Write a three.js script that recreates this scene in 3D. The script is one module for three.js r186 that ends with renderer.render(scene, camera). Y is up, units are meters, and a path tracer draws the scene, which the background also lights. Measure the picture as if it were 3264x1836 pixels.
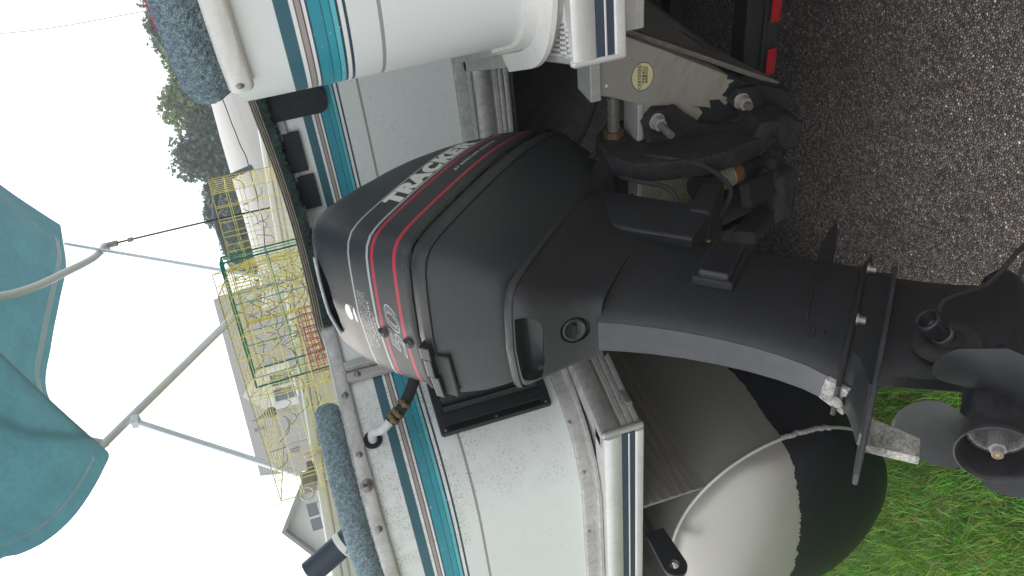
import * as THREE from 'three';
import { mergeGeometries, toCreasedNormals, mergeVertices } from 'three/addons/utils/BufferGeometryUtils.js';
import { RoundedBoxGeometry } from 'three/addons/geometries/RoundedBoxGeometry.js';
import { Brush, Evaluator, SUBTRACTION } from 'three-bvh-csg';
import { createNoise2D, createNoise3D } from 'simplex-noise';

// ------------------------------------------------------------------ camera
const scene = new THREE.Scene();
const YAW = 39 * Math.PI / 180, PITCH = 10.5 * Math.PI / 180, ROLL = Math.atan2(1, 3.75);
const camera = new THREE.PerspectiveCamera(2 * Math.atan(918 / 2716) * 180 / Math.PI, 1024 / 576, 0.05, 400);
{ // phone held on its side: the world's up points to the picture's left
  const fh = new THREE.Vector3(-Math.sin(YAW), 0, -Math.cos(YAW)), r = new THREE.Vector3(Math.cos(YAW), 0, -Math.sin(YAW)), Y = new THREE.Vector3(0, 1, 0);
  const fw = fh.clone().multiplyScalar(Math.cos(PITCH)).addScaledVector(Y, -Math.sin(PITCH));
  const u = Y.clone().multiplyScalar(Math.cos(PITCH)).addScaledVector(fh, Math.sin(PITCH));
  camera.position.set(0, 1.5, 0);
  camera.up.copy(r).multiplyScalar(Math.cos(ROLL)).addScaledVector(u, -Math.sin(ROLL));
  camera.lookAt(camera.position.clone().add(fw));
}
const renderer = new THREE.WebGLRenderer({ antialias: true });
renderer.setSize(1024, 576);
renderer.toneMapping = THREE.LinearToneMapping;
renderer.toneMappingExposure = 1.12;
renderer.shadowMap.enabled = true;

// ------------------------------------------------------------------ sky and sun: thin bright overcast, sun behind cloud ahead on the port side
const SUN = new THREE.Vector3(-0.86, 0.75, -0.42).normalize();
{
  const W = 256, H = 128, d = new Float32Array(W * H * 4), v = new THREE.Vector3();
  const n3 = createNoise3D(mulberry(5));
  for (let j = 0; j < H; j++) for (let i = 0; i < W; i++) {
    const lat = ((j + .5) / H - .5) * Math.PI, lon = ((i + .5) / W - .5) * 2 * Math.PI;
    v.set(Math.cos(lat) * Math.cos(lon), Math.sin(lat), Math.cos(lat) * Math.sin(lon));
    const c = v.dot(SUN), up = Math.max(0, v.y);
    let L = 1.12 + 0.38 * up + 0.1 * n3(v.x * 1.5, v.y * 3, v.z * 1.5);
    L += 1.5 * Math.exp((c - 1) * 9) + 0.35 * Math.exp((c - 1) * 2);
    const k = (j * W + i) * 4, b = 1.04 - .06 * Math.exp((c - 1) * 3);
    d[k] = L * .97; d[k + 1] = L * .995; d[k + 2] = L * b; d[k + 3] = 1;
  }
  const t = new THREE.DataTexture(d, W, H, THREE.RGBAFormat, THREE.FloatType);
  t.mapping = THREE.EquirectangularReflectionMapping; t.magFilter = THREE.LinearFilter; t.minFilter = THREE.LinearFilter; t.needsUpdate = true;
  scene.background = t; scene.environment = t;
}
const sun = new THREE.DirectionalLight(0xfff4e4, 0.9);
sun.position.copy(SUN).multiplyScalar(20).add(new THREE.Vector3(-1, 0, -2)); sun.target.position.set(-1, 0, -2);
sun.castShadow = true; sun.shadow.radius = 26; sun.shadow.mapSize.set(2048, 2048);
Object.assign(sun.shadow.camera, { left: -9, right: 9, top: 9, bottom: -9, near: .5, far: 60 });
scene.add(sun, sun.target);

// ------------------------------------------------------------------ helpers
function mulberry(a) { return () => { a |= 0; a = a + 0x6D2B79F5 | 0; let t = Math.imul(a ^ a >>> 15, 1 | a); t = t + Math.imul(t ^ t >>> 7, 61 | t) ^ t; return ((t ^ t >>> 14) >>> 0) / 4294967296; }; }
const V = (x, y, z) => new THREE.Vector3(x, y, z);
const rnd = mulberry(77), noise2 = createNoise2D(mulberry(3)), noise3 = createNoise3D(mulberry(9));
const fbm = (x, y, o = 4) => { let s = 0, a = .5; for (let i = 0; i < o; i++) { s += a * noise2(x, y); x *= 2.03; y *= 2.03; a *= .5; } return s; };
const used = new Set();
function numbered(n) { if (!used.has(n)) { used.add(n); return n; } let i = 1; while (used.has(n + '_' + String(i).padStart(3, '0'))) i++; n += '_' + String(i).padStart(3, '0'); used.add(n); return n; }
function thing(name, label, category, pos, group) {
  const o = new THREE.Group(); o.name = numbered(name); o.position.copy(pos); o.userData = { label, category }; if (group) o.userData.group = group;
  scene.add(o); return o;
}
function part(parent, name, geo, mat, label) { // geo in world coordinates; parent chain has only translations
  let top = parent; const off = V(0, 0, 0); while (top && top !== scene) { off.add(top.position); top = top.parent; }
  geo.translate(-off.x, -off.y, -off.z);
  const m = new THREE.Mesh(geo, mat); m.name = name; m.castShadow = m.receiveShadow = true; if (label) m.userData.label = label; parent.add(m); return m;
}
function struct(name, geo, mat) { const m = new THREE.Mesh(geo, mat); m.name = numbered(name); m.userData.kind = 'structure'; m.castShadow = m.receiveShadow = true; scene.add(m); return m; }
function single(name, geo, mat, label, category, group) { const m = new THREE.Mesh(geo, mat); m.name = numbered(name); geo.computeBoundingBox(); const c = V(0, 0, 0); geo.boundingBox.getCenter(c); c.y = geo.boundingBox.min.y; geo.translate(-c.x, -c.y, -c.z); m.position.copy(c); m.userData = { label, category }; if (group) m.userData.group = group; m.castShadow = m.receiveShadow = true; scene.add(m); return m; }
const clean = g => { const h = g.index ? g.toNonIndexed() : g; for (const k of Object.keys(h.attributes)) if (!['position', 'normal', 'uv'].includes(k)) h.deleteAttribute(k); return h; };
const merge = a => mergeGeometries(a.map(clean));
function box(x0, x1, y0, y1, z0, z1, r = .003) { const w = Math.abs(x1 - x0), h = Math.abs(y1 - y0), d = Math.abs(z1 - z0); const g = new RoundedBoxGeometry(w, h, d, 1, Math.min(r, w * .45, h * .45, d * .45)); g.translate((x0 + x1) / 2, (y0 + y1) / 2, (z0 + z1) / 2); return g; }
function bar(a, b, w, h, r = .002) { // rounded box from a to b
  const d = b.clone().sub(a), L = d.length(); const g = new RoundedBoxGeometry(w, h, L, 1, Math.min(r, w * .45, h * .45)); const z = d.normalize(), up = Math.abs(z.y) > .95 ? V(1, 0, 0) : V(0, 1, 0), x = up.clone().cross(z).normalize(), y = z.clone().cross(x);
  g.applyMatrix4(new THREE.Matrix4().makeBasis(x, y, z)); g.translate((a.x + b.x) / 2, (a.y + b.y) / 2, (a.z + b.z) / 2); return g;
}
function rod(a, b, r, r2 = r, seg = 14) { const d = b.clone().sub(a), L = d.length(); const g = new THREE.CylinderGeometry(r2, r, L, seg, 1); g.applyQuaternion(new THREE.Quaternion().setFromUnitVectors(V(0, 1, 0), d.normalize())); g.translate((a.x + b.x) / 2, (a.y + b.y) / 2, (a.z + b.z) / 2); return g; }
function tube(pts, r, n = 40, seg = 10) { return new THREE.TubeGeometry(new THREE.CatmullRomCurve3(pts.map(p => Array.isArray(p) ? V(...p) : p)), n, r, seg, false); }
function lathe(profile, origin, axis, seg = 32) { const g = new THREE.LatheGeometry(profile.map(p => new THREE.Vector2(p[0], p[1])), seg); g.applyQuaternion(new THREE.Quaternion().setFromUnitVectors(V(0, 1, 0), axis.clone().normalize())); g.translate(origin.x, origin.y, origin.z); return g; }
// round the corners of a plan polyline [[x,z],...]
function roundPath(pts, rad, n = 8) {
  const out = [pts[0]];
  for (let i = 1; i < pts.length - 1; i++) {
    const p = pts[i], a = pts[i - 1], b = pts[i + 1], r = Array.isArray(rad) ? rad[i - 1] : rad;
    const l1 = Math.hypot(a[0] - p[0], a[1] - p[1]), l2 = Math.hypot(b[0] - p[0], b[1] - p[1]);
    const u = [(a[0] - p[0]) / l1, (a[1] - p[1]) / l1], w = [(b[0] - p[0]) / l2, (b[1] - p[1]) / l2];
    const s = Math.min(r, l1 * .48, l2 * .48);
    for (let k = 0; k <= n; k++) { const t = k / n, q = (1 - t) * (1 - t), e = 2 * t * (1 - t), f = t * t; out.push([q * (p[0] + u[0] * s) + e * p[0] + f * (p[0] + w[0] * s), q * (p[1] + u[1] * s) + e * p[1] + f * (p[1] + w[1] * s)]); }
  }
  out.push(pts[pts.length - 1]); return out;
}
function resample(path, step) { const o = []; let carry = 0; for (let i = 0; i < path.length - 1; i++) { const [ax, az] = path[i], [bx, bz] = path[i + 1], L = Math.hypot(bx - ax, bz - az), n = Math.max(1, Math.round(L / step)); for (let k = 0; k < n; k++) o.push([ax + (bx - ax) * k / n, az + (bz - az) * k / n]); } o.push(path[path.length - 1]); return o; }
// sweep a closed profile [[n,y],...] (n = outward from the wall) along a plan path; uv in metres
function sweep(path, prof, { cap = true, smooth = false, dy = null, jitter = null } = {}) {
  const N = path.length, M = prof.length, nor = [];
  for (let i = 0; i < N; i++) {
    const a = path[Math.max(0, i - 1)], b = path[Math.min(N - 1, i + 1)], p = path[i];
    let d1 = [p[0] - a[0], p[1] - a[1]], d2 = [b[0] - p[0], b[1] - p[1]]; const l1 = Math.hypot(...d1), l2 = Math.hypot(...d2);
    if (l1 < 1e-9) d1 = d2; if (l2 < 1e-9) d2 = d1; const m1 = Math.hypot(...d1), m2 = Math.hypot(...d2);
    const n1 = [-d1[1] / m1, d1[0] / m1], n2 = [-d2[1] / m2, d2[0] / m2]; let n = [n1[0] + n2[0], n1[1] + n2[1]]; const l = Math.hypot(...n); n = [n[0] / l, n[1] / l]; const c = n[0] * n1[0] + n[1] * n1[1]; nor.push([n[0] / c, n[1] / c]);
  }
  const pos = [], uv = [], idx = []; let s = 0, per = [0]; for (let j = 1; j <= M; j++) per.push(per[j - 1] + Math.hypot(prof[j % M][0] - prof[j - 1][0], prof[j % M][1] - prof[j - 1][1]));
  for (let i = 0; i < N; i++) { if (i) s += Math.hypot(path[i][0] - path[i - 1][0], path[i][1] - path[i - 1][1]); for (let j = 0; j <= M; j++) { const [n, y] = prof[j % M]; let x = path[i][0] + nor[i][0] * n, z = path[i][1] + nor[i][1] * n, yy = y + (dy ? dy(s) : 0); if (jitter) { const q = jitter(s, per[j % M], j % M); x += nor[i][0] * q[0]; z += nor[i][1] * q[0]; yy += q[1]; } pos.push(x, yy, z); uv.push(s, smooth ? per[j] : y); } }
  for (let i = 0; i < N - 1; i++) for (let j = 0; j < M; j++) { const a = i * (M + 1) + j, b = a + 1, c = a + M + 1, d = c + 1; idx.push(a, b, c, b, d, c); }
  if (cap) for (const i of [0, N - 1]) { const tri = THREE.ShapeUtils.triangulateShape(prof.map(p => new THREE.Vector2(p[0], p[1])), []); const base = pos.length / 3; for (let j = 0; j < M; j++) { const k = (i * (M + 1) + j); pos.push(pos[k * 3], pos[k * 3 + 1], pos[k * 3 + 2]); uv.push(prof[j][0], prof[j][1]); } for (const t of tri) idx.push(base + t[0], base + t[i ? 1 : 2], base + t[i ? 2 : 1]); }
  let g = new THREE.BufferGeometry(); g.setAttribute('position', new THREE.Float32BufferAttribute(pos, 3)); g.setAttribute('uv', new THREE.Float32BufferAttribute(uv, 2)); g.setIndex(idx);
  g.computeVertexNormals(); return smooth ? g : toCreasedNormals(g.toNonIndexed(), .6);
}
const rect = (n0, n1, y0, y1) => [[n0, y0], [n1, y0], [n1, y1], [n0, y1]];
function rrect(n0, n1, y0, y1, r, k = 3) { const o = []; for (const [cx, cy, a] of [[n1 - r, y0 + r, -90], [n1 - r, y1 - r, 0], [n0 + r, y1 - r, 90], [n0 + r, y0 + r, 180]]) for (let i = 0; i <= k; i++) { const t = (a + 90 * i / k) * Math.PI / 180; o.push([cx + r * Math.cos(t), cy + r * Math.sin(t)]); } return o; }
const circ = (cn, cy, rn, ry, k = 16) => Array.from({ length: k }, (_, i) => [cn + rn * Math.cos(i / k * 2 * Math.PI), cy + ry * Math.sin(i / k * 2 * Math.PI)]);
// loft of closed rings, each ring = array of Vector3, uv given or arc based
function loft(rings, { capS = true, capE = true, uvf = null, crease = 0 } = {}) {
  const N = rings.length, M = rings[0].length, pos = [], uv = [], idx = [];
  for (let i = 0; i < N; i++) for (let j = 0; j <= M; j++) { const p = rings[i][j % M]; pos.push(p.x, p.y, p.z); const q = uvf ? uvf(i, j, p) : [p.x + p.z, p.y]; uv.push(q[0], q[1]); }
  for (let i = 0; i < N - 1; i++) for (let j = 0; j < M; j++) { const a = i * (M + 1) + j, b = a + 1, c = a + M + 1, d = c + 1; idx.push(a, b, c, b, d, c); }
  for (const [on, i] of [[capS, 0], [capE, N - 1]]) if (on) { const c = V(0, 0, 0); rings[i].forEach(p => c.add(p)); c.multiplyScalar(1 / M); const base = pos.length / 3; pos.push(c.x, c.y, c.z); uv.push(.5, i ? 1 : 0); for (let j = 0; j < M; j++) { const p = rings[i][j]; pos.push(p.x, p.y, p.z); const q = uvf ? uvf(i, j, p) : [p.x, p.z]; uv.push(q[0], q[1]); } for (let j = 0; j < M; j++) { const a = base + 1 + j, b = base + 1 + (j + 1) % M; i ? idx.push(base, a, b) : idx.push(base, b, a); } }
  let g = new THREE.BufferGeometry(); g.setAttribute('position', new THREE.Float32BufferAttribute(pos, 3)); g.setAttribute('uv', new THREE.Float32BufferAttribute(uv, 2)); g.setIndex(idx); g.computeVertexNormals();
  if (crease) g = toCreasedNormals(g.toNonIndexed(), crease); return g;
}
function ext(pts, z0, z1, bevel = .003) { // xy outline extruded along z
  const s = new THREE.Shape(pts.map(p => new THREE.Vector2(p[0], p[1]))); const g = new THREE.ExtrudeGeometry(s, { depth: Math.max(1e-4, z1 - z0 - 2 * bevel), bevelEnabled: bevel > 0, bevelSize: bevel, bevelThickness: bevel, bevelOffset: -bevel, bevelSegments: 2, curveSegments: 12 }); g.translate(0, 0, z0 + bevel); return g;
}
const hexPrism = (a, b, r) => rod(a, b, r, r, 6);

// ------------------------------------------------------------------ textures and materials
function canv(w, h, draw, wrap) { const c = document.createElement('canvas'); c.width = w; c.height = h; const x = c.getContext('2d'); draw(x, w, h); const t = new THREE.CanvasTexture(c); t.colorSpace = THREE.SRGBColorSpace; t.anisotropy = 8; if (wrap) t.wrapS = t.wrapT = THREE.RepeatWrapping; t.needsUpdate = true; return t; }
function dataTex(n, f, srgb = true) { const d = new Uint8Array(n * n * 4); for (let j = 0; j < n; j++) for (let i = 0; i < n; i++) { const c = f(i / n, j / n, i, j), k = (j * n + i) * 4; d[k] = Math.max(0, Math.min(255, c[0])); d[k + 1] = Math.max(0, Math.min(255, c[1])); d[k + 2] = Math.max(0, Math.min(255, c[2])); d[k + 3] = 255; } const t = new THREE.DataTexture(d, n, n); if (srgb) t.colorSpace = THREE.SRGBColorSpace; t.wrapS = t.wrapT = THREE.RepeatWrapping; t.magFilter = THREE.LinearFilter; t.minFilter = THREE.LinearMipmapLinearFilter; t.generateMipmaps = true; t.anisotropy = 8; t.needsUpdate = true; return t; }
// tileable grainy noise, several octaves of value noise
function tileNoise(n, cells, seed) { const r = mulberry(seed), g = Float32Array.from({ length: cells * cells }, () => r()); return (u, v) => { const x = u * cells, y = v * cells, i = Math.floor(x), j = Math.floor(y), a = x - i, b = y - j, s = a * a * (3 - 2 * a), t = b * b * (3 - 2 * b), G = (p, q) => g[((q % cells) + cells) % cells * cells + ((p % cells) + cells) % cells]; return (G(i, j) * (1 - s) + G(i + 1, j) * s) * (1 - t) + (G(i, j + 1) * (1 - s) + G(i + 1, j + 1) * s) * t; }; }
const tn1 = tileNoise(0, 8, 1), tn2 = tileNoise(0, 32, 2), tn3 = tileNoise(0, 96, 3), tn4 = tileNoise(0, 256, 4);
const grainTex = (base, amp, spots = 0, spotCol = [255, 255, 255], seed = 1, n = 512) => { const r = mulberry(seed); return dataTex(n, (u, v) => { const k = amp * ((tn1(u, v) - .5) * .8 + (tn2(u, v) - .5) * .6 + (tn3(u, v) - .5) * .5 + (tn4(u, v) - .5) * .7); const s = r() < spots ? r() : 0; return base.map((b, i) => b * (1 + k) * (1 - s) + spotCol[i] * s); }); };
const bumpTex = dataTex(512, (u, v) => { const k = 255 * (.25 * tn1(u, v) + .25 * tn2(u, v) + .25 * tn3(u, v) + .25 * tn4(u, v)); return [k, k, k]; }, false);
const rep = (t, x, y = x) => { const c = t.clone(); c.repeat.set(x, y); c.needsUpdate = true; return c; };
const std = o => new THREE.MeshStandardMaterial(o), phys = o => new THREE.MeshPhysicalMaterial(o);
const hex = c => new THREE.Color(c);
const aluTex = grainTex([190, 188, 184], .13, .012, [104, 100, 94], 11), aluRough = dataTex(256, (u, v) => { const k = 110 + 90 * tn2(u, v) + 40 * (tn3(u, v) - .5); return [k, k, k]; }, false);
const M = {
  alu: std({ map: rep(aluTex, 3), roughness: 1, roughnessMap: rep(aluRough, 2), metalness: .55 }),
  aluBright: std({ map: rep(grainTex([216, 214, 210], .05, .006, [140, 136, 130], 61), 2), roughness: .4, metalness: .3 }),
  railWhite: std({ map: rep(grainTex([226, 223, 217], .04, .003, [150, 146, 138], 62), 2), roughness: .36 }),
  aluMill: std({ map: rep(grainTex([138, 134, 127], .2, .006, [205, 200, 190], 12), 2.5), roughness: .5, metalness: .25 }),
  rust: std({ map: rep(grainTex([120, 78, 46], .7, .02, [60, 40, 30], 13), 8), roughness: .85, metalness: .2 }),
  brass: std({ map: rep(grainTex([128, 108, 78], .5, .02, [220, 210, 190], 14), 10), roughness: .5, metalness: .75 }),
  steel: std({ color: hex('#b9b5ae'), map: rep(aluTex, 6), roughness: .35, metalness: .6 }),
  oxide: std({ map: rep(grainTex([150, 146, 142], .6, .03, [90, 86, 84], 15), 14), roughness: .95 }),
  blackPlastic: std({ map: rep(grainTex([37, 38, 40], .16, .0012, [150, 146, 138], 16), 3), roughness: .47, bumpMap: rep(bumpTex, 10), bumpScale: .0004 }),
  blackMetal: std({ map: rep(grainTex([33, 34, 36], .2, .002, [150, 148, 140], 17), 4), roughness: .5, bumpMap: rep(bumpTex, 6), bumpScale: .0006 }),
  greasy: std({ map: rep(grainTex([30, 30, 31], .5, .004, [120, 118, 112], 18), 6), roughness: .62, bumpMap: rep(bumpTex, 9), bumpScale: .003 }),
  blackRubber: std({ color: hex('#262628'), roughness: .8 }),
  navyBand: std({ color: hex('#3a4555'), roughness: .35 }),
  ventBlack: std({ color: hex('#232427'), roughness: .4 }),
  cream: std({ map: rep(grainTex([226, 224, 212], .05, .002, [150, 146, 130], 19), 1.2), roughness: .45 }),
  white: std({ color: hex('#e6e6e2'), roughness: .5 }),
  hullWhite: phys({ map: rep(grainTex([166, 164, 160], .06, .001, [150, 140, 120], 20), .5), roughness: .4 }),
  wireYellow: std({ color: hex('#ebe083'), roughness: .5 }),
  wireGreen: std({ color: hex('#1f9a86'), roughness: .5 }),
  wireRed: std({ color: hex('#b4443a'), roughness: .5 }),
  crateRed: std({ color: hex('#cf3350'), roughness: .45 }),
  net: std({ color: hex('#8d7f62'), roughness: .9 }),
  dark: std({ color: hex('#1b1c1e'), roughness: .9 }),
  trailer: std({ map: rep(grainTex([36, 37, 40], .2, .001, [120, 120, 118], 21), 2), roughness: .4 }),
  red: std({ color: hex('#a8121c'), roughness: .3 }),
  tyre: std({ color: hex('#1e1e1f'), roughness: .9 }),
  pole: std({ color: hex('#d3d8de'), roughness: .4, metalness: .25 }),
  rope: std({ map: rep(grainTex([200, 190, 168], .25), 4), roughness: .95 }),
};
// cut tool shapes out of a closed body; the cut faces take one plain spot of the body's texture
function carve(body, tools, spot = [.002, .5]) { const ev = new Evaluator(); ev.attributes = ['position', 'normal', 'uv']; ev.useGroups = false; let a = new Brush(clean(body)); a.updateMatrixWorld(); for (const t of tools) { const g = clean(t); const n = g.attributes.position.count, uv = new Float32Array(n * 2); for (let i = 0; i < n; i++) { uv[2 * i] = spot[0]; uv[2 * i + 1] = spot[1]; } g.setAttribute('uv', new THREE.BufferAttribute(uv, 2)); const b = new Brush(g); b.updateMatrixWorld(); a = ev.evaluate(a, b, SUBTRACTION); a.updateMatrixWorld(); } const g = a.geometry; g.clearGroups(); return g; }

// ------------------------------------------------------------------ ground: asphalt drive, lawn to port
const lawnEdge = z => -1.745 + .42 * Math.min(0, Math.max(z, -6) + 1.25) + .12 * Math.max(0, z + 1.25) + .03 * noise2(z * 2.1, 3) + .05 * noise2(z * .6, 8);
{
  const n = 2048, cells = 370, r = mulberry(41), N2 = cells * cells, px = new Float32Array(N2), py = new Float32Array(N2), tone = new Float32Array(N2), hue = new Float32Array(N2);
  for (let i = 0; i < N2; i++) { px[i] = r(); py[i] = r(); const q = r(); tone[i] = q < .012 ? .75 + r() * .25 : q < .3 ? .2 + .12 * r() : .36 + .3 * r() * r() + .16 * r(); hue[i] = r(); }
  const d = new Uint8Array(n * n * 4), b = new Uint8Array(n * n * 4);
  for (let j = 0; j < n; j++) for (let i = 0; i < n; i++) {
    const x = i / n * cells, y = j / n * cells, ci = Math.floor(x), cj = Math.floor(y); let d1 = 9, d2 = 9, id = 0;
    for (let q = -1; q <= 1; q++) for (let p = -1; p <= 1; p++) { const a = (ci + p + cells) % cells, c = (cj + q + cells) % cells, k = c * cells + a, dx = ci + p + px[k] - x, dy = cj + q + py[k] - y, dd = dx * dx + dy * dy; if (dd < d1) { d2 = d1; d1 = dd; id = k; } else if (dd < d2) d2 = dd; }
    const e = Math.min(1, (Math.sqrt(d2) - Math.sqrt(d1)) * 2.2), k = (j * n + i) * 4, u = i / n, v = j / n;
    const patch = .8 + .28 * tn1(u, v) + .2 * tn2(u, v), t = (.15 + .85 * e) * tone[id] * patch;
    const w = hue[id];
    d[k] = Math.min(255, 52 + 205 * t * (w > .6 ? 1.05 : 1)); d[k + 1] = Math.min(255, 49 + 195 * t); d[k + 2] = Math.min(255, 47 + 188 * t * (w > .7 ? .9 : 1)); d[k + 3] = 255;
    const hh = 255 * e * (.4 + .6 * w); b[k] = b[k + 1] = b[k + 2] = hh; b[k + 3] = 255;
  }
  const mk = (a, srgb) => { const t = new THREE.DataTexture(a, n, n); if (srgb) t.colorSpace = THREE.SRGBColorSpace; t.wrapS = t.wrapT = THREE.RepeatWrapping; t.magFilter = THREE.LinearFilter; t.minFilter = THREE.LinearMipmapLinearFilter; t.generateMipmaps = true; t.anisotropy = 8; t.repeat.set(1 / 2.6, 1 / 2.6); t.needsUpdate = true; return t; };
  const mat = std({ map: mk(d, true), bumpMap: mk(b, false), bumpScale: .006, roughness: .95, color: new THREE.Color(1.0, .965, .94) });
  const g = new THREE.PlaneGeometry(240, 240); g.rotateX(-Math.PI / 2); const uv = g.attributes.uv, p = g.attributes.position; for (let i = 0; i < p.count; i++) uv.setXY(i, p.getX(i), p.getZ(i));
  struct('driveway', g, mat);
  // lawn bed with a wavering edge
  const pos = [], uvs = [], idx = []; let c = 0;
  for (let i = 0; i <= 120; i++) { const z = 14 - i * i * .006 - i * .35; pos.push(lawnEdge(z), .012, z, -90, .012, z); uvs.push(lawnEdge(z), z, -90, z); if (i) idx.push(c - 2, c, c - 1, c, c + 1, c - 1); c += 2; }
  const lg = new THREE.BufferGeometry(); lg.setAttribute('position', new THREE.Float32BufferAttribute(pos, 3)); lg.setAttribute('uv', new THREE.Float32BufferAttribute(uvs, 2)); lg.setIndex(idx.map((v, i) => idx[i - i % 3 + [0, 2, 1][i % 3]])); lg.computeVertexNormals();
  if (lg.attributes.normal.getY(0) < 0) { lg.setIndex(idx); lg.computeVertexNormals(); }
  const lt = grainTex([66, 84, 30], .5, .05, [110, 104, 60], 51); const lm = std({ map: rep(lt, .8), roughness: 1 });
  struct('lawn', lg, lm);
  // grass blades
  const blade = new THREE.BufferGeometry();
  { const P = [], I = []; const prof = [[1, 0, 0], [.9, .4, .06], [.6, .75, .2], [0, 1, .42]]; prof.forEach(([w, h, b]) => { P.push(-.5 * w, h, b, .5 * w, h, b); }); for (let k = 0; k < 3; k++) I.push(2 * k, 2 * k + 1, 2 * k + 2, 2 * k + 1, 2 * k + 3, 2 * k + 2); blade.setAttribute('position', new THREE.Float32BufferAttribute(P, 3)); blade.setIndex(I); blade.computeVertexNormals(); }
  const spots = []; const R = mulberry(61);
  for (let k = 0; k < 150000; k++) { const near = k < 125000; const z = near ? -3.4 + R() * 3.2 : -9 + R() * 9.5, x = lawnEdge(z) - (near ? 2.4 * Math.pow(R(), 1.15) : 7 * R()) + .03; const dens = fbm(x * 3.3, z * 3.3, 3); if (R() > .75 + dens * .9) continue; spots.push([x, z]); }
  const gm = phys({ color: 0xffffff, roughness: .6, transmission: .25, thickness: 0, side: THREE.DoubleSide });
  const im = new THREE.InstancedMesh(blade, gm, spots.length), m4 = new THREE.Matrix4(), q = new THREE.Quaternion(), e = new THREE.Euler(), col = new THREE.Color();
  spots.forEach(([x, z], i) => { const t = fbm(x * 5, z * 5, 2), h = .034 + .04 * R() + .012 * t; e.set((R() - .5) * 1.3, R() * 6.28, (R() - .5) * 1.3); q.setFromEuler(e); m4.compose(V(x, .008, z), q, V(.0024 + .0018 * R(), h, h * 1.1)); im.setMatrixAt(i, m4); const y = R(); if (y < .07) col.setRGB(.42, .38, .17); else col.setRGB(.09 + .2 * R() + .06 * t, .24 + .31 * R() + .08 * t, .025 + .04 * R()); im.setColorAt(i, col); });
  im.name = numbered('grass'); im.userData = { kind: 'stuff', label: 'short green lawn grass beside the driveway', category: 'grass' }; im.castShadow = im.receiveShadow = true; scene.add(im);
}
// ------------------------------------------------------------------ pontoon boat
const boat = thing('pontoon_boat', 'white pontoon boat with teal stripes, grey carpeted rail and silver pontoon on a black trailer', 'boat', V(-1.07, .3, -3));
// stripes printed on the fence skin, y in metres -> colour
const STRIPES = [[1.500, 1.476, '#31606f'], [1.476, 1.469, '#e9e9e6'], [1.469, 1.4665, '#6a5a52'], [1.4665, 1.459, '#a39a98'], [1.459, 1.4565, '#5c4d47'], [1.4565, 1.451, '#e9e9e6'], [1.451, 1.4475, '#2a4659'], [1.4475, 1.428, '#2d90a2'], [1.428, 1.4255, '#20606f'], [1.4255, 1.414, '#2b9aa9'], [1.414, 1.4115, '#20606f'], [1.4115, 1.404, '#5fbcc8'], [1.404, 1.3995, '#253d4c'], [1.3995, 1.392, '#e9e9e6'], [1.392, 1.387, '#2a404e'], [1.336, 1.3295, '#9c9893']];
function fenceTex(len, spots) { // spots: [u0,u1,y0,y1,count,darkness] clusters of mildew specks
  const W = 1600, H = 1024, y0 = 1.0, y1 = 1.62; const X = u => u / len * W, Y = y => (y1 - y) / (y1 - y0) * H;
  const t = canv(W, H, (c) => {
    c.fillStyle = '#e2e5e2'; c.fillRect(0, 0, W, H);
    for (const [a, b, col] of STRIPES) { c.fillStyle = col; c.fillRect(0, Y(a), W, Y(b) - Y(a)); }
    const r = mulberry(901 + Math.round(len * 100));
    // decal chips
    for (let k = 0; k < 60; k++) { c.fillStyle = 'rgba(226,228,224,.8)'; const y = 1.39 + .06 * r(); c.fillRect(X(r() * len), Y(y), 1 + 4 * r(), 1 + 2 * r()); }
    for (let k = 0; k < 500; k++) { c.fillStyle = `rgba(90,88,76,${.1 + .25 * r()})`; c.fillRect(X(r() * len), Y(y0 + r() * (y1 - y0)), 1 + 1.5 * r(), 1 + 1.5 * r()); }
    for (const [a, b, l, h, n, dk] of spots) for (let k = 0; k < n; k++) {
      const u = a + (b - a) * r(), y = l + (h - l) * r(), f = fbm(u * 9, y * 9, 3); if (f < -.18 + .3 * (r() - .5)) continue;
      const edge = Math.min(1, Math.min(u - a, b - u) / (.12 * (b - a)) + r() * .4, Math.min(y - l, h - y) / (.12 * (h - l)) + r() * .4); if (r() > edge) continue;
      const rr = .5 + 1.2 * r() * r() + (r() < .015 ? 1.6 : 0); c.fillStyle = `rgba(${70 + 40 * r() | 0},${72 + 36 * r() | 0},${58 + 30 * r() | 0},${dk * (.12 + .5 * r())})`; c.beginPath(); c.ellipse(X(u), Y(y), rr * (W / len) / (H / .62) , rr, 0, 0, 7); c.fill();
    }
  });
  t.wrapS = t.wrapT = THREE.ClampToEdgeWrapping; return t;
}
function fenceGeo(path, len) { const g = sweep(path, rect(-.006, 0, 1.03, 1.60)); const uv = g.attributes.uv; for (let i = 0; i < uv.count; i++) uv.setXY(i, uv.getX(i) / len, (uv.getY(i) - 1.0) / .62); return g; }
const plen = p => { let s = 0; for (let i = 1; i < p.length; i++) s += Math.hypot(p[i][0] - p[i - 1][0], p[i][1] - p[i - 1][1]); return s; };
const PCORN = [-1.625, -1.33], PFRONT = [-1.335, -2.255], SFRONT = [-.965, -2.255], SCORN = [-.60, -1.405];
const portPath = roundPath([[-2.6, -1.33], PCORN, PFRONT], .2), frontPath = [PFRONT, SFRONT], starPath = roundPath([SFRONT, SCORN, [.45, -1.43]], .2, 14);
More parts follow.
